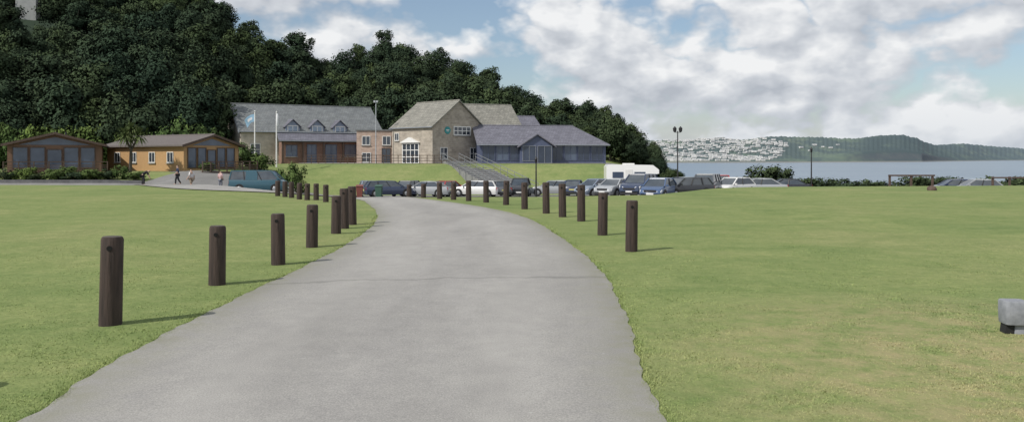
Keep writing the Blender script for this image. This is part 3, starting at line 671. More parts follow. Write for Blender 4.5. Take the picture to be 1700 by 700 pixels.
bg = MB(); bg.prism([(-.33, -.33, 3.88), (-.33, 5, 7.74), (-.33, 5, 7.94), (-.33, -.33, 4.08)], (-.06, 0, 0)); bg.prism([(-.33, 10.33, 3.88), (-.33, 5, 7.74), (-.33, 5, 7.94), (-.33, 10.33, 4.08)], (-.06, 0, 0)); bg.build('bargeboard', M['grey_paint'], b1r)
# link block
lk = thing('link_block', 'flat-topped pinkish stone block between the long building and the gabled one', 'building', (U(592, 112), 112, TZ), R(4))
mb = MB(); mb.box((2.7, 2.6, 1.4), (5.4, 5.2, 5.8)); mb.build('wall', M['stone_warm'], lk)
mb = MB(); mb.box((2.7, 2.6, 4.38), (5.7, 5.5, .16)); mb.build('roof', M['slate'], lk)
fl = frame_of('F', 5.4, 5.2)
opening(lk, fl, .7, 2.4, 1.1, 1.2, 2, 1); opening(lk, fl, 3.4, 2.4, 1.1, 1.2, 2, 1); opening(lk, fl, .7, .1, 1.2, 1.3, 2, 2); opening(lk, fl, 3.3, -.1, 1.2, 2.1, 2, 2, M['timber_dk'], M['glass'], 'door')
# stone gabled building
L2, D2 = 8.2, 8.6; a2 = R(-45); cx, cy = U(718, 104), 104
b2, b2r = house('stone_gabled_building', 'tall rubble stone building with steep gable and mossy slate roof', 'building', (cx-L2*math.cos(a2), cy-L2*math.sin(a2), TZ), a2, L2, D2, 4.6, 7.85, M['stone'], M['slate_old'], ov=.25)
f2 = frame_of('F', L2, D2); g2 = frame_of('R', L2, D2)
opening(b2, f2, 2.2, -.05, 3.4, 2.6, 4, 3, M['white'], M['glass'], 'door', .12, 'white glazed double entrance door')
mb = MB(); mb.prism([(2.0, -.35, 2.62), (3.9, -.35, 3.3), (5.8, -.35, 2.62)], (0, .35, 0)); mb.build('door_hood', M['white'], b2)
opening(b2, f2, .6, 2.9, .9, 1.0, 2, 1)
opening(b2, g2, 3.4, 3.55, 2.9, 1.15, 4, 2, M['white'], M['glass'], 'window', .12)
opening(b2, g2, 1.2, .5, 1.2, 1.5, 2, 2); opening(b2, g2, 6.2, .5, 1.2, 1.5, 2, 2)
sg = MB(); sg.tube((L2+.005, 2.4, 4.15), (L2+.09, 2.4, 4.15), .46, .46, 24); so = sg.build('sign', M['teal'], b2)
sg = MB(); sg.box((L2+.10, 2.4, 4.20), (.02, .5, .09)); so2 = sg.build('sign_mark', M['white'], so)
sg = MB(); sg.box((L2+.10, 2.4, 4.04), (.02, .36, .06)); sg.build('sign_mark', M['white'], so)
# wing
a3 = R(20); ox, oy = U(795, 110)-2*math.cos(a3), 110-2*math.sin(a3)
b3, _ = house('stone_wing', 'stone wing with mossy slate roof joining the steep gabled building', 'building', (ox, oy, TZ), a3, 7.7, 8, 4.9, 7.75, M['stone'], M['slate_old'], ov=.25)
b4, _ = house('dark_roofed_annexe', 'small annexe with dark slate roof behind the stone wing', 'building', (U(850, 121), 121, TZ), R(20), 4.4, 6, 4.9, 6.7, M['stone'], M['slate_blue'], ov=.25)
# glazed restaurant
a5 = R(10); L5, D5 = 16.2, 9
b5, b5r = house('glazed_restaurant', 'low glazed restaurant with purple slate hipped roof', 'building', (U(797, 105), 105, TZ), a5, L5, D5, 2.45, 4.75, M['blueframe'], M['slate_blue'], ov=.45, hip=True)
f5 = frame_of('F', L5, D5); g5 = frame_of('R', L5, D5)
for k in range(9):
    if k in (3, 4): continue
    opening(b5, f5, .25+k*1.75, .35, 1.62, 1.95, 2, 1, M['blueframe'], M['glass_blue'] if k in (1, 6) else M['glass_dark'], 'window', .06, sill=False)
for k in range(4): opening(b5, g5, .4+k*2.1, .35, 1.9, 1.95, 2, 1, M['blueframe'], M['glass_dark'], 'window', .06, sill=False)
gp = MB(); gp.prism([(5.0, -1.2, -1), (9.0, -1.2, -1), (9.0, -1.2, 2.2), (7.0, -1.2, 3.5), (5.0, -1.2, 2.2)], (0, 3.0, 0)); gpo = gp.build('entrance_gable', M['blueframe'], b5)
q = MB(); q.prism([(4.6, -1.5, 2.0), (7.0, -1.5, 3.56), (7.0, -1.5, 3.70), (4.6, -1.5, 2.14)], (0, 5.0, 0)); q.prism([(9.4, -1.5, 2.0), (7.0, -1.5, 3.56), (7.0, -1.5, 3.70), (9.4, -1.5, 2.14)], (0, 5.0, 0)); q.build('gable_roof', M['slate_blue'], gpo)
frG = (Vector((0, -1.2, 0)), Vector((1, 0, 0)), Vector((0, -1, 0)))
opening(gpo, frG, 5.15, .3, 1.7, 1.9, 2, 1, M['grey_paint'], M['glass_dark'], 'window', .06, sill=False); opening(gpo, frG, 7.05, .0, 1.8, 2.2, 2, 1, M['grey_paint'], M['glass_dark'], 'door', .06)
# lodges
def lodge(label, o3, rot, L, D, ev, rd, deck, wm):
    root, ro = house('timber_lodge', label, 'lodge', o3, rot, L, D, ev, rd, wm, M['roof_brown'], ov=.5, th=.16, base=.8, gut=False)
    g_ = frame_of('R', L, D); f_ = frame_of('F', L, D)
    n = 5; w = (D-.8)/n
    for k in range(n):
        opening(root, g_, .4+k*w, .35 if k not in (2,) else .05, w-.1, ev-.55+(.1 if k == 2 else 0), 1, 1, M['timber_dk'], M['glass_blue'], 'door' if k == 2 else 'window', .08, sill=False)
    tr = MB(); tr.prism([(L+.006, .9, ev+.0), (L+.006, D-.9, ev+.0), (L+.006, D/2, rd-.25)], (.03, 0, 0)); tr.build('gable_glazing', M['glass_blue'], root)
    fb = MB()
    for sgn, y0 in ((1, -.5), (-1, D+.5)):
        ze = ev-.5*(rd-ev)/(D/2)
        fb.prism([(L+.52, y0, ze-.05), (L+.52, D/2, rd), (L+.52, D/2, rd+.22), (L+.52, y0, ze+.18)], (.05, 0, 0))
    fb.build('bargeboard', M['timber_dk'], ro)
    for s in (1.5, 4.6, 8.0, 11.2):
        if s < L-1: opening(root, f_, s, .9, 1.1, 1.1, 2, 1, M['white'], M['glass'])
    d = MB(); d.box((L+1.6, D/2+deck*.5, -.05), (3.2, D+deck, .16)); dk = d.build('deck', M['timber_dk'], root)
    ra = MB(); xx = L+3.1
    ys_ = [-.0+k*(D+deck)/7 for k in range(8)]
    for y_ in ys_: ra.box((xx, y_, .55), (.1, .1, 1.05))
    for z_ in (.3, .5, .7, 1.02): ra.beam((xx, ys_[0], z_), (xx, ys_[-1], z_), .05, .07)
    for z_ in (.3, .5, .7, 1.02): ra.beam((L+.1, ys_[-1], z_), (xx, ys_[-1], z_), .05, .07)
    ra.build('balustrade', M['timber_dk'], dk)
    sk = MB(); sk.box((L+3.05, D/2+deck*.5, -.5), (.1, D+deck, .8)); sk.build('deck_skirt', M['timber_dk'], dk)
    fl_ = MB(); fl_.tube((L*.45, D/2+.6, rd-.3), (L*.45, D/2+.6, rd+.45), .09, .09, 8); fl_.build('flue', M['black'], ro)
    return root
cx, cy = U(305, 84), 84; aB = R(-35)
lodge('yellow-tan timber lodge with its long wall and glazed gable, right of the palm', (cx-14*math.cos(aB), cy-14*math.sin(aB), .5), aB, 14, 6.5, 2.65, 3.6, 0, M['timber'])
cx, cy = U(12, 80), 80; aA = R(-65)
lodge('dark brown timber lodge with broad glazed gable at the left edge', (cx-12*math.cos(aA), cy-12*math.sin(aA), .5), aA, 12, 8, 2.65, 3.65, .6, M['timber_brown'])
mb = MB()
pts = [(U(u, 72.3), 72.3) for u in (-60, 30, 100, 170, 236)]
for (a, b), (c, d) in zip(pts, pts[1:]): mb.beam((a, b, H(a, b)+.08), (c, d, H(c, d)+.08), .3, .4)
o = mb.build('garden_wall', M['concrete_dk']); tag(o, 'low dark stone wall edging the flower beds of the lodges', 'wall')
# building on the hill and house in the dip
Y = 186; x = U(47, Y); zz = Zp(24, Y)
tw = thing('hilltop_tower', 'pale grey block tower showing above the trees at the top left corner', 'tower', (x, Y, zz), R(15))
mb = MB(); mb.box((0, 0, 0), (4.0, 4.0, 16)); mb.build('wall', M['render_pale'], tw)
mb = MB(); mb.box((0, 0, 8.15), (4.4, 4.4, .3)); mb.build('parapet', M['render_pale'], tw)
hx_, hy_ = U(533, 212), 212
hz_ = H(hx_, hy_)
hh, _ = house('hillside_house', 'small pale house peeping out of the trees near the skyline', 'house', (hx_, hy_, min(Zp(98, hy_), hz_+5.0)), R(10), 4.2, 3.0, .9, 1.5, M['render_pale'], M['slate'], base=6)
opening(hh, frame_of('F', 4.2, 3.0), .6, .1, .8, .6); opening(hh, frame_of('F', 4.2, 3.0), 2.6, .1, .8, .6)
for du, dy, s_ in ((-17, -7, .78), (16, -8, .74), (0, -9, .60)):
    xx_, yy_ = U(533+du, hy_+dy), hy_+dy; zz_ = H(xx_, yy_)
    put_tree('broadleaf_tree', xx_, yy_, max(zz_-.3, Zp(92, yy_)-9.0*s_-.6), s_, random.uniform(0, 6), VAR[abs(du) % 10], 'dark green tree in the dip of the wood above the long slate-roofed building', 'trees in the dip of the wooded hill')
# stairs
p0 = Vector((U(762, 101.5), 101.5, 1.2)); p1 = Vector((U(862, 85), 85, H(U(862, 85), 85)+.05)); d = p1-p0; dh = Vector((d.x, d.y, 0)); n = 17
rzs = math.atan2(dh.y, dh.x); st = thing('outdoor_staircase', 'broad concrete steps with handrails climbing the grass bank to the gabled building', 'stairs', tuple(p0), rzs)
Ls = dh.length; mb = MB(); W = 4.0
for k in range(n):
    zt = d.z*k/n+.3; x0_, x1_ = Ls*k/n, Ls*(k+1)/n-.004; zb_ = zt-.9
    mb.add([(x0_, -W/2, zb_), (x1_, -W/2, zb_), (x1_, W/2, zb_), (x0_, W/2, zb_), (x0_, -W/2, zt), (x1_, -W/2, zt), (x1_, W/2, zt), (x0_, W/2, zt)], [[4, 5, 6, 7], [3, 2, 1, 0], [3, 7, 6, 2], [3, 0, 4, 7]], 0)
    mb.add([(x1_, -W/2, zb_), (x1_, W/2, zb_), (x1_, W/2, zt), (x1_, -W/2, zt)], [[0, 1, 2, 3]], 1)
    mb.add([(x0_, -W/2, zb_), (x1_, -W/2, zb_), (x1_, -W/2, zt), (x0_, -W/2, zt)], [[0, 1, 2, 3]], 1)
mb.build('steps', [M['step'], M['riser']], st, fix=False)
for yv in (-W/2-.1, 0, W/2+.1):
    rb = MB()
    for hgt in (.85, 1.25): rb.beam((0, yv, hgt), (Ls, yv, d.z+hgt), .05, .05)
    for k in range(10): q = k/9; rb.tube((Ls*q, yv, d.z*q-.4), (Ls*q, yv, d.z*q+1.25), .03, .03, 8)
    rb.build('handrail', M['rail_dark'], st)
# terrace fence
fz = thing('terrace_fence', 'thin dark railing along the terrace before the long building', 'fence', (0, 0, 0))
us_ = list(range(505, 735, 12)); Yf = 100.8
for u in us_:
    mb = MB(); x = U(u, Yf); mb.box((x, Yf, 1.7), (.07, .07, 1.1)); mb.build('post', M['timber_dk'], fz)
for z_ in (1.55, 1.85, 2.2): mb = MB(); mb.beam((U(us_[0], Yf), Yf-.06, z_), (U(us_[-1], Yf), Yf-.06, z_), .05, .06); mb.build('rail', M['timber_dk'], fz)

# ---------------------------------------------------------------- poles
def lamp(u, Y, top, lab, heads=2):
    x = U(u, Y); z0 = H(x, Y); h = Zp(top, Y)-z0; r = thing('lamp_post', lab, 'lamp post', (x, Y, z0))
    mb = MB(); mb.tube((0, 0, -.2), (0, 0, .9), .10, .09, 12); mb.tube((0, 0, .9), (0, 0, h-.3), .065, .045, 12); mb.build('pole', M['black'], r, 40)
    for s in ((-1, 1) if heads == 2 else (0,)):
        mb = MB(); xo = s*.26; k = .8 if heads == 2 else .5
        if s: mb.beam((0, 0, h-.42), (xo, 0, h-.42), .05, .05)
        mb.lathe([(.05*k, h-.42), (.17*k, h-.34), (.21*k, h-.1), (.24*k, h-.08), (.1*k, h+.06), (.03*k, h+.12)], 12, c=(xo, 0, 0)); mb.build('lantern', M['black'], r, 40)
lamp(1125, 76, 212, 'tall dark lamp post with twin lanterns beside the dark cars')
lamp(1347, 76, 246, 'slim dark lamp post standing alone before the sea', 1)
lamp(890, 62, 262, 'thin dark post among the cars below the grass bank', 1)
x = U(624, 108); fp = thing('floodlight_mast', 'tall thin mast with floodlights at the right end of the long building', 'mast', (x, 108, TZ))
mb = MB(); mb.tube((0, 0, 0), (0, 0, 7.9), .08, .05, 10); mb.build('pole', M['metal'], fp)
for s in (-1, 1): mb = MB(); mb.box((s*.16, -.1, 7.9), (.24, .2, .26)); mb.build('floodlight', M['metal'], fp)
def flagpole(u, Y, top, lab):
    x = U(u, Y); z0 = H(x, Y); h = Zp(top, Y)-z0; r = thing('flagpole', lab, 'flagpole', (x, Y, z0))
    mb = MB(); mb.tube((0, 0, -.1), (0, 0, h), .085, .06, 12); mb.build('pole', M['white'], r, 40)
    mb = MB(); mb.lathe([(.03, h), (.09, h+.06), (.09, h+.1), (.02, h+.17)], 10); mb.build('finial', M['white'], r, 40); return r, h
r, h = flagpole(423, 96, 186, 'left white flagpole with a drooping pale blue flag')
mb = MB(); V = []; Fq = []
for i in range(9):
    for j in range(7):
        a = i/8; b = j/6; V.append((-.07-a*1.15*(1-.3*b), .14*math.sin(a*7+b*2)*a, h-.25-b*.85-a*a*.7))
for i in range(8):
    for j in range(6): Fq.append([i*7+j, i*7+j+1, (i+1)*7+j+1, (i+1)*7+j])
mb.add(V, Fq)
for i, f in enumerate(Fq): mb.m[i] = 1 if (i % 6) in (2, 3) and 2 <= i//6 <= 5 else 0
mb.build('flag', [M['flag_blue'], M['flag_white']], r, 80, fix=False)
r, h = flagpole(459, 94, 187, 'right white flagpole with a furled white flag')
mb = MB(); mb.lathe([(.04, h-1.5), (.14, h-1.3), (.12, h-.8), (.15, h-.4), (.05, h-.12)], 10, c=(.1, 0, 0)); mb.build('flag', M['flag_white'], r, 60)

# ---------------------------------------------------------------- vehicles
def paint(name, c):
    m, nt, p = new(name); p.inputs['Base Color'].default_value = (*c, 1); p.inputs['Roughness'].default_value = .28; p.inputs['Coat Weight'].default_value = .6; p.inputs['Coat Roughness'].default_value = .08; return m
PC = {k: paint(k+'_car_paint', c) for k, c in dict(black=(.022, .024, .03), navy=(.028, .042, .085), blue=(.05, .09, .18), silver=(.32, .335, .35), white=(.66, .66, .65), coach=(.84, .84, .83), grey=(.11, .115, .125), red=(.32, .025, .03), teal=(.028, .085, .115), paleblue=(.19, .235, .30), green=(.02, .06, .045)).items()}
KIND = dict(hatch=(4.0, 1.72, 1.48, .92, 1.15, .35, -1.25, -1.85, .82), estate=(4.7, 1.80, 1.48, .93, 1.2, .40, -1.85, -2.2, .84), suv=(4.5, 1.88, 1.74, 1.08, 1.15, .50, -1.85, -2.12, 1.0), saloon=(4.6, 1.78, 1.43, .92, 1.15, .35, -1.0, -1.75, .84), van=(5.0, 1.92, 1.95, 1.12, 1.95, 1.15, -2.25, -2.42, .98))
def wheel(root, x, y, r):
    s = 1 if y > 0 else -1
    mb = MB(); mb.tube((x, y-.10, r), (x, y+.10, r), r, r, 20); w = mb.build('wheel', M['rubber'], root, 40)
    mb = MB(); mb.tube((x, y+s*.10, r), (x, y+s*.112, r), r*.66, r*.60, 16); mb.build('rim', M['rim'], w, 40)
def car(kind, colr, u, Y, yaw, lab, grp='cars parked in the car park'):
    L, W, Hh, belt, cf, rfx, rrx, cb, hood = KIND[kind]; x = U(u, Y); z = max(H(x, Y), H(x, Y-2)) if kind != 'van' else H(x, Y)-.1
    root = thing('parked_van' if kind == 'van' else 'parked_car', lab, 'van' if kind == 'van' else 'car', (x, Y, z+.035), R(yaw), grp)
    P_ = PC[colr]; hw = W/2; gc = .20
    def ring(xx, top, wf): 
        w = hw*wf; return [(xx, -w*.90, gc), (xx, w*.90, gc), (xx, w, .45), (xx, w*.985, top-.12), (xx, w*.90, top), (xx, -w*.90, top), (xx, -w*.985, top-.12), (xx, -w, .45)]
    tail = belt-.02 if kind != 'saloon' else belt+.02
    rings = [ring(-L/2+.0, tail-.22, .84), ring(-L/2+.10, tail-.03, .94), ring(cb, belt, 1.0), ring(0, belt, 1.0), ring(cf, belt, .99), ring(cf+(L/2-cf)*.5, hood, .96), ring(L/2-.22, hood-.10, .92), ring(L/2-.04, hood-.26, .84), ring(L/2, .5, .78)]
    mb = MB(); mb.loft(rings); mb.build('body', P_, root, 35)
    wb, wr = hw*.895, hw*.70
    bot = [(cf, -wb, belt-.01), (cf, wb, belt-.01), (cb, wb*.96, belt-.01), (cb, -wb*.96, belt-.01)]
    top = [(rfx, -wr, Hh-.06), (rfx, wr, Hh-.06), (rrx, wr*.97, Hh-.06), (rrx, -wr*.97, Hh-.06)]
    mb = MB(); mb.add(bot+top, [[0, 1, 5, 4], [1, 2, 6, 5], [2, 3, 7, 6], [3, 0, 4, 7], [4, 5, 6, 7], [3, 2, 1, 0]])
    mb.build('window_glass', M['car_glass'], root)
    rf_ = MB(); mx = (rfx+rrx)/2
    rf_.loft([[(rfx+.05, -wr, Hh-.085), (rfx+.05, wr, Hh-.085), (rfx+.03, wr*.9, Hh-.03), (rfx+.03, -wr*.9, Hh-.03)], [(mx, -wr-.03, Hh-.10), (mx, wr+.03, Hh-.10), (mx, wr*.9, Hh), (mx, -wr*.9, Hh)], [(rrx-.05, -wr, Hh-.085), (rrx-.05, wr, Hh-.085), (rrx-.05, wr*.9, Hh-.035), (rrx-.05, -wr*.9, Hh-.035)]])
    for a, b in zip(bot, top): rf_.beam(Vector(a), Vector(b), .09, .08)
    rf_.build('roof', P_, root, 30)
    for s in (-1, 1):
        for q in ((.42,) if kind in ('hatch', 'saloon') else (.36, .70)):
            pb = MB(); xx = cf+(cb-cf)*q; xt = rfx+(rrx-rfx)*q; pb.beam((xx, s*(wb+.004), belt-.02), (xt, s*(wr+.004), Hh-.06), .08, .04); pb.build('door_pillar', M['black'], root)
    if kind == 'van':
        for s in (-1, 1):
            vb = MB(); vb.prism([(.0, s*(wb+.006), belt), (-1.0, s*(wb+.006), belt), (-1.0, s*(wr+.01), Hh-.08), (.0, s*(wr+.01), Hh-.08)], (0, s*.015, 0)); vb.build('side_panel', P_, root)
    wr_ = .34 if kind in ('suv', 'van') else .31
    for xx in (L*.31, -L*.30):
        for s in (-1, 1):
            ar = MB(); ar.tube((xx, s*(hw-.16), wr_+.03), (xx, s*(hw+.004), wr_+.03), wr_+.07, wr_+.07, 20); ar.build('wheel_arch', M['black'], root, 40); wheel(root, xx, s*(hw-.085), wr_)
    for s in (-1, 1):
        mb = MB(); mb.loft([[(L/2-.30, s*hw*.62, hood-.30), (L/2-.30, s*hw*.93, hood-.30), (L/2-.30, s*hw*.93, hood-.12), (L/2-.30, s*hw*.62, hood-.12)], [(L/2-.02, s*hw*.50, hood-.38), (L/2-.12, s*hw*.88, hood-.38), (L/2-.14, s*hw*.88, hood-.22), (L/2-.03, s*hw*.50, hood-.24)]]); mb.build('headlight', M['lamp_clear'], root)
        mb = MB(); mb.box((-L/2+.10, s*hw*.80, tail-.20), (.12, .18, .28)); mb.build('tail_light', M['lamp_red'], root)
        mb = MB(); mb.box((cf-.18, s*(hw+.06), belt+.05), (.12, .18, .13)); mb.build('wing_mirror', P_, root)
    mb = MB(); mb.box((-L/2-.006, 0, .62), (.02, .52, .12)); mb.build('number_plate', M['plate'], root)
    mb = MB(); mb.box((L/2+.012, 0, .42), (.02, .52, .12)); mb.build('number_plate', M['plate_w'], root)
    mb = MB(); mb.box((L/2-.02, 0, .62), (.06, W*.5, .14)); mb.build('grille', M['black'], root)
    mb = MB(); mb.box((L/2-.10, 0, .30), (.24, W*.74, .16)); mb.build('bumper', M['black'], root)
    mb = MB(); mb.box((-L/2+.04, 0, .34), (.14, W*.8, .18)); mb.build('bumper', M['black'], root)
    return root
car('van', 'teal', 431, 74, 3, 'dark teal blue van parked side-on left of the posts', None)
for a in [('hatch', 'paleblue', 612, 80, -75, 'pale hatchback near the end of the road, between the two wheelie bins'),
          ('estate', 'navy', 646, 78, 20, 'navy estate nearest the green wheelie bin'), ('hatch', 'black', 676, 82, -110, 'black hatchback between the navy estate and the silver saloon'),
          ('saloon', 'silver', 708, 79, 170, 'silver saloon below the grass bank left of the stairs'), ('hatch', 'red', 744, 82, 60, 'red hatchback between the silver saloon and the white car'),
          ('estate', 'white', 790, 80, 165, 'white car parked at the foot of the stairs'), ('hatch', 'grey', 826, 81, 110, 'dark grey hatchback just right of the stair foot'),
          ('suv', 'black', 864, 82, -95, 'black tall car left of the thin dark post'),
          ('estate', 'silver', 918, 82, 175, 'silver estate below the bank behind the right-hand posts'), ('hatch', 'navy', 953, 78, 80, 'navy hatchback left of the pale blue hatchback by the motorhome'),
          ('hatch', 'paleblue', 990, 71, -140, 'pale blue hatchback in front of the motorhome tail'), ('saloon', 'silver', 1022, 68, -125, 'silver saloon parked before the motorhome'),
          ('suv', 'navy', 1062, 66, -120, 'navy tall car overlapping the motorhome front'), ('hatch', 'blue', 1094, 59, -118, 'mid blue hatchback between the navy tall car and the black estate'), ('estate', 'black', 1134, 61, -150, 'black estate car directly below the twin-lantern lamp post'),
          ('suv', 'grey', 1172, 66, -115, 'dark grey tall car right of the black estate'), ('suv', 'red', 1196, 75, -100, 'dark red tall car half hidden behind the dark grey tall car'),
          ('saloon', 'silver', 1258, 69, 176, 'silver saloon side-on at the right end of the row'), ('hatch', 'white', 1218, 67, -140, 'white hatchback beside the silver saloon at the right end'),
          ('saloon', 'black', 1303, 77, 178, 'low black car just visible over the crest by the bushes'), ('hatch', 'silver', 1622, 74, 172, 'lone silver hatchback far right near the rail fence'), ('estate', 'navy', 1584, 80, 175, 'dark car left of the lone silver hatchback')]:
    car(*a)
# motorhome
x = U(1054, 78); mh = thing('motorhome', 'white coachbuilt motorhome parked behind the dark cars', 'motorhome', (x, 78, H(x, 78)+.035), R(0)); mh.scale = (1, 1, 1)
mb = MB(); sd = [(-2.75, .45), (1.25, .45), (1.25, 1.75), (2.05, 1.95), (2.05, 2.3), (1.5, 2.72), (-2.55, 2.78), (-2.75, 2.6)]
mb.prism([(a, -1.08, b) for a, b in sd], (0, 2.16, 0)); mb.build('coach_body', PC['coach'], mh)
mb = MB(); mb.loft([[(1.2, -.95, .35), (1.2, .95, .35), (1.2, .95, 1.7), (1.2, -.95, 1.7)], [(1.75, -.95, .35), (1.75, .95, .35), (1.75, .9, 1.72), (1.75, -.9, 1.72)], [(2.35, -.93, .35), (2.35, .93, .35), (2.35, .9, 1.1), (2.35, -.9, 1.1)], [(2.9, -.8, .4), (2.9, .8, .4), (2.9, .75, .85), (2.9, -.75, .85)]]); mb.build('cab', PC['coach'], mh, 30)
mb = MB(); mb.prism([(1.78, -.82, 1.66), (1.78, .82, 1.66), (2.36, .84, 1.13), (2.36, -.84, 1.13)], (.02, 0, .02))
for s in (-1, 1): mb.prism([(1.35, s*.952, 1.15), (2.2, s*.935, 1.13), (1.75, s*.925, 1.62), (1.35, s*.952, 1.62)], (0, s*.012, 0))
mb.build('windscreen', M['glass'], mh)
for a, b, c, d_ in ((-2.2, -1.2, 1.55, 2.1), (-.2, .8, 1.55, 2.1)):
    mb = MB(); mb.box(((a+b)/2, -1.09, (c+d_)/2), (b-a, .03, d_-c)); mb.build('window', M['glass_blue'], mh)
mb = MB(); mb.box((-.7, -1.09, 1.45), (.65, .03, 1.75)); mb.build('door', M['white'], mh)
mb = MB(); mb.box((-.75, -1.086, .95), (3.9, .015, .12)); mb.build('stripe', M['grey_paint'], mh)
for xx in (1.95, -1.6):
    for s in (-1, 1): wheel(mh, xx, s*.95, .34)
mb = MB(); mb.box((-.6, 0, 2.82), (1.0, .9, .12)); mb.build('roof_vent', M['white'], mh)

# ---------------------------------------------------------------- bins
def bin_(u, Y, m, lab):
    x = U(u, Y); r = thing('wheelie_bin', lab, 'bin', (x, Y, H(x, Y)+.035), random.uniform(-.3, .3))
    mb = MB(); mb.loft([[(-.22, -.26, .06), (.22, -.26, .06), (.22, .26, .06), (-.22, .26, .06)], [(-.29, -.34, .98), (.29, -.34, .98), (.29, .34, .98), (-.29, .34, .98)]]); mb.build('body', m, r)
    mb = MB(); mb.prism([(-.32, -.38, 1.0), (.32, -.38, 1.0), (.30, .36, 1.1), (-.30, .36, 1.1)], (0, 0, .05)); mb.build('lid', m, r)
    for s in (-1, 1): mb = MB(); mb.tube((s*.25, .26, .1), (s*.31, .26, .1), .1, .1, 14); mb.build('wheel', M['rubber'], r)
bin_(597, 74, M['red'], 'dull red wheelie bin left of the pale hatchback'); bin_(629, 74, M['green_pl'], 'green wheelie bin right of the pale hatchback')

# rail fence pieces on the right
def railfence(name, u0, u1, Y, top, lab, n, cat_='fence', rails=(.95, .45), pn='post'):
    r = thing(name, lab, cat_, (0, 0, 0)); xs_ = [U(u0+(u1-u0)*k/(n-1), Y) for k in range(n)]; zb = H(xs_[0], Y); h = Zp(top, Y)-zb
    for x in xs_: mb = MB(); mb.box((x, Y, zb+h/2-.2), (.14, .14, h+.4)); mb.build(pn, M['timber_dk'], r)
    for q in rails: mb = MB(); mb.beam((xs_[0]-.15, Y-.10, zb+h*q), (xs_[-1]+.15, Y-.10, zb+h*q), .05, .12); mb.build('rail', M['timber_dk'], r)
railfence('goal_barrier', 1477, 1548, 66, 290, 'low brown timber barrier on the shore side of the right lawn', 3, 'barrier', (.97,))
railfence('rail_fence', 1648, 1760, 70, 293, 'brown post and rail fence at the far right edge', 5)

# ---------------------------------------------------------------- people
def skin_obj(name, verts, edges, radii, m, parent, root=0, sub=1):
    me = bpy.data.meshes.new(name); me.from_pydata(verts, edges, []); me.materials.append(m)
    o = bpy.data.objects.new(name, me); col.objects.link(o); o.parent = parent
    md = o.modifiers.new('skin', 'SKIN'); md.use_smooth_shade = True
    for i, r_ in enumerate(radii):
        sv = me.skin_vertices[0].data[i]; sv.radius = r_ if isinstance(r_, tuple) else (r_, r_); sv.use_root = (i == root)
    s = o.modifiers.new('sub', 'SUBSURF'); s.levels = sub; s.render_levels = sub
    return o
def person(u, Y, yaw, lab, shirt, leg, hairc, pose='walk', shorts=False, hh=1.72):
    x = U(u, Y); r = thing('person', lab, 'person', (x, Y, H(x, Y)+.035), R(yaw)); k = hh/1.72; r.scale = (k, k, k)
    if pose == 'bend':
        J = dict(pel=(-.18, 0, .86), che=(.10, 0, 1.12), nec=(.26, 0, 1.20), hd0=(.34, 0, 1.20), hd1=(.45, 0, 1.16))
        sh = (.17, 1.13); el = (.30, .86); wr = (.42, .62); ha = (.45, .53); ks = ((.0, .48), (-.10, .47)); an = ((-.06, .08), (-.2, .08))
    else:
        J = dict(pel=(0, 0, .95), che=(.01, 0, 1.27), nec=(.01, 0, 1.46), hd0=(.03, 0, 1.56), hd1=(.02, 0, 1.66))
        sh = (0, 1.39); el = (-.03, 1.12); wr = (.08, .90); ha = (.11, .81); ks = ((.16, .50), (-.04, .49)); an = ((.18, .08), (-.26, .13))
        if pose == 'stand': ks = ((.03, .50), (.0, .50)); an = ((.0, .08), (-.03, .08))
    V = [J['pel'], J['che'], J['nec'], J['hd0'], J['hd1']]; E = [(0, 1), (1, 2), (2, 3), (3, 4)]; Rr = [(.15, .11), (.165, .11), .055, .088, .075]
    legs = []; arms = []
    for i, s in enumerate((-1, 1)):
        b = len(V); sw = (.16 if s > 0 else -.10) if pose == 'walk' else 0
        V += [(sh[0], s*.19, sh[1]), (el[0]+sw*.3, s*.245, el[1]), (wr[0]+sw, s*.25, wr[1]), (ha[0]+sw*1.1, s*.245, ha[1])]; E += [(1, b), (b, b+1), (b+1, b+2), (b+2, b+3)]; Rr += [.062, .046, .032, .036]; arms.append(b)
        b = len(V); kx, kz = ks[i]; ax, az = an[i]
        V += [(J['pel'][0], s*.095, J['pel'][2]-.07), (kx, s*.10, kz), (ax, s*.10, az), (ax+.15, s*.115, az-.04)]; E += [(0, b), (b, b+1), (b+1, b+2), (b+2, b+3)]; Rr += [.095, .062, .042, .036]; legs.append(b)
    skin_obj('body', V, E, Rr, M['skin'], r)
    sv = [V[0], V[1], (V[1][0]*.4+V[2][0]*.6, 0, V[1][2]*.4+V[2][2]*.6)]; se = [(0, 1), (1, 2)]; sr = [(.175, .135), (.19, .135), .10]
    for b in arms: n_ = len(sv); sv += [V[b], V[b+1]]; se += [(1, n_), (n_, n_+1)]; sr += [.082, .066]
    skin_obj('top', sv, se, sr, shirt, r)
    tv = [V[0]]; te = []; tr = [(.18, .14)]
    for b in legs:
        n_ = len(tv); tv += [V[b], V[b+1]]; te += [(0, n_), (n_, n_+1)]; tr += [.115, .088]
        if not shorts: tv.append(V[b+2]); te.append((n_+1, n_+2)); tr.append(.062)
    skin_obj('trousers', tv, te, tr, leg, r)
    a, b = Vector(V[3]), Vector(V[4]); dd = (b-a).normalized()
    skin_obj('hair', [tuple(a-Vector((.03, 0, 0))+dd*.03), tuple(b-Vector((.015, 0, 0))+dd*.02)], [(0, 1)], [.088, .082], hairc, r)
    return r
cl = lambda n_, c: mat(n_, c, None, 6, .9)
hb = cl('brown_hair', (.05, .03, .02)); hk = cl('dark_hair', (.02, .016, .014))
person(295, 72, 200, 'person in dark blue top and dark trousers walking before the right lodge', cl('navy_cloth', (.03, .045, .10)), cl('dark_cloth', (.03, .03, .035)), hk)
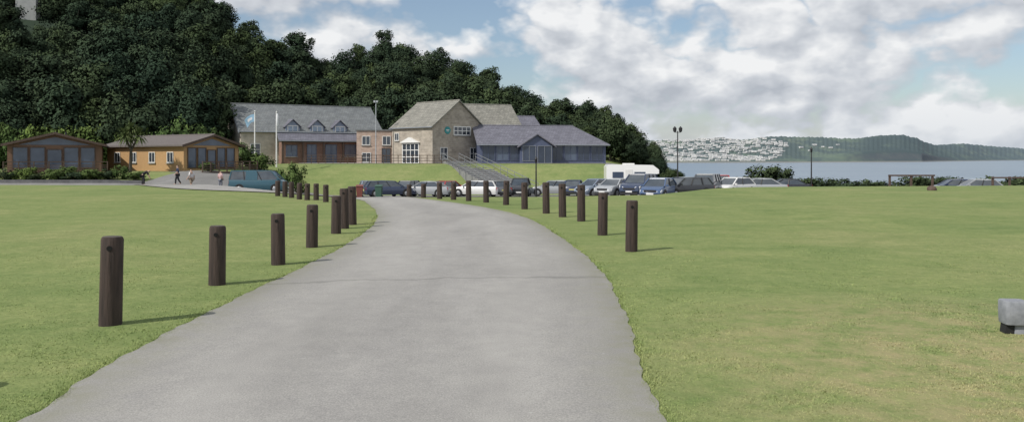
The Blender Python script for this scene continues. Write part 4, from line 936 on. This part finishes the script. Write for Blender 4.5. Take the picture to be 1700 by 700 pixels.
person(318, 69, 160, 'person in white top and pale shorts walking before the right lodge', cl('white_cloth', (.62, .60, .60)), cl('sand_cloth', (.30, .24, .18)), hb, shorts=True, hh=1.78)
person(366, 74, 70, 'person in pale pink top at the rear of the teal van', cl('pink_cloth', (.55, .38, .38)), cl('grey_cloth', (.20, .21, .25)), hb, pose='stand', hh=1.65)
person(240, 71, 20, 'person in black bending forward on the tarmac by the low wall', cl('black_cloth', (.02, .02, .022)), cl('charcoal_cloth', (.025, .025, .03)), hk, pose='bend')

# ---------------------------------------------------------------- camera, light, world
cam = bpy.data.cameras.new('Camera'); co = bpy.data.objects.new('Camera', cam); col.objects.link(co)
co.location = (0, 0, CH); co.rotation_euler = (R(90), 0, 0); cam.sensor_width = 36; cam.lens = 36*F/1700; cam.shift_y = -(350-HZ)/1700; cam.clip_end = 20000; cam.clip_start = .1
bpy.context.scene.camera = co
EL = 43; sd = Vector((-.79*math.cos(R(EL)), -.61*math.cos(R(EL)), math.sin(R(EL))))
sun = bpy.data.lights.new('Sun', 'SUN'); sun.energy = 3.8; sun.angle = R(.6); sun.color = (1, .95, .87); so = bpy.data.objects.new('Sun', sun); col.objects.link(so)
so.rotation_euler = (-sd).to_track_quat('-Z', 'Y').to_euler(); so.location = (-30, -30, 60)
w = bpy.data.worlds.new('World'); bpy.context.scene.world = w; w.use_nodes = True; nt = w.node_tree
try:
    w.cycles.sampling_method = 'MANUAL'; w.cycles.sample_map_resolution = 256
except Exception as e: print(e)
bg = nt.nodes['Background']; out = nt.nodes['World Output']
sky = N(nt, 'ShaderNodeTexSky', sky_type='NISHITA'); sky.sun_disc = False; sky.sun_elevation = R(EL); sky.sun_rotation = R(232); sky.air_density = 1.0; sky.dust_density = 1.0; sky.ozone_density = 2.0
nt.links.new(mixc(nt, .10, sky.outputs[0], (5.0, 5.4, 5.9)), bg.inputs[0]); bg.inputs[1].default_value = .106
tc = N(nt, 'ShaderNodeTexCoord'); mp = N(nt, 'ShaderNodeMapping'); mp.inputs['Scale'].default_value = (1, 1, 1.6); mp.inputs['Location'].default_value = (.35, .2, .1); nt.links.new(tc.outputs['Generated'], mp.inputs[0])
off = N(nt, 'ShaderNodeVectorMath', operation='ADD'); off.inputs[1].default_value = (-.014, 0, .032); nt.links.new(mp.outputs[0], off.inputs[0])
def dens_(vec, det):
    n = noise(nt, vec, 5.0, det, .5, 0)
    b = noise(nt, vec, 11, 4, .5)
    return math_(nt, 'ADD', n, math_(nt, 'MULTIPLY', math_(nt, 'ABSOLUTE', math_(nt, 'SUBTRACT', b, .5)), .72))
n1 = dens_(mp.outputs[0], 7); n2 = dens_(off.outputs[0], 5)
sp = N(nt, 'ShaderNodeSeparateXYZ'); nt.links.new(tc.outputs['Generated'], sp.inputs[0])
bias = math_(nt, 'ADD', math_(nt, 'MULTIPLY', sp.outputs[0], .11), -.018)
dens = math_(nt, 'ADD', n1, bias)
mask = ramp(nt, dens, [(.45, (0, 0, 0)), (.55, (1, 1, 1))])
lit = math_(nt, 'ADD', math_(nt, 'MULTIPLY', math_(nt, 'SUBTRACT', n1, n2), 3.0), .50)
cc = ramp(nt, lit, [(.1, (.46, .495, .55)), (.45, (.62, .65, .695)), (.82, (.88, .89, .90))])
haze = ramp(nt, sp.outputs[2], [(.0, (1, 1, 1)), (.07, (0, 0, 0))])
cc = mixc(nt, math_(nt, 'MULTIPLY', haze, .5), cc, (.56, .615, .68))
b2_ = N(nt, 'ShaderNodeBackground'); nt.links.new(cc, b2_.inputs[0]); b2_.inputs[1].default_value = 1.0
mx = N(nt, 'ShaderNodeMixShader'); mk = math_(nt, 'MAXIMUM', mask, math_(nt, 'MULTIPLY', haze, .75))
nt.links.new(mk, mx.inputs[0]); nt.links.new(bg.outputs[0], mx.inputs[1]); nt.links.new(b2_.outputs[0], mx.inputs[2]); nt.links.new(mx.outputs[0], out.inputs[0])
sc = bpy.context.scene; sc.view_settings.view_transform = 'Standard'; sc.view_settings.look = 'None'; sc.view_settings.exposure = 0
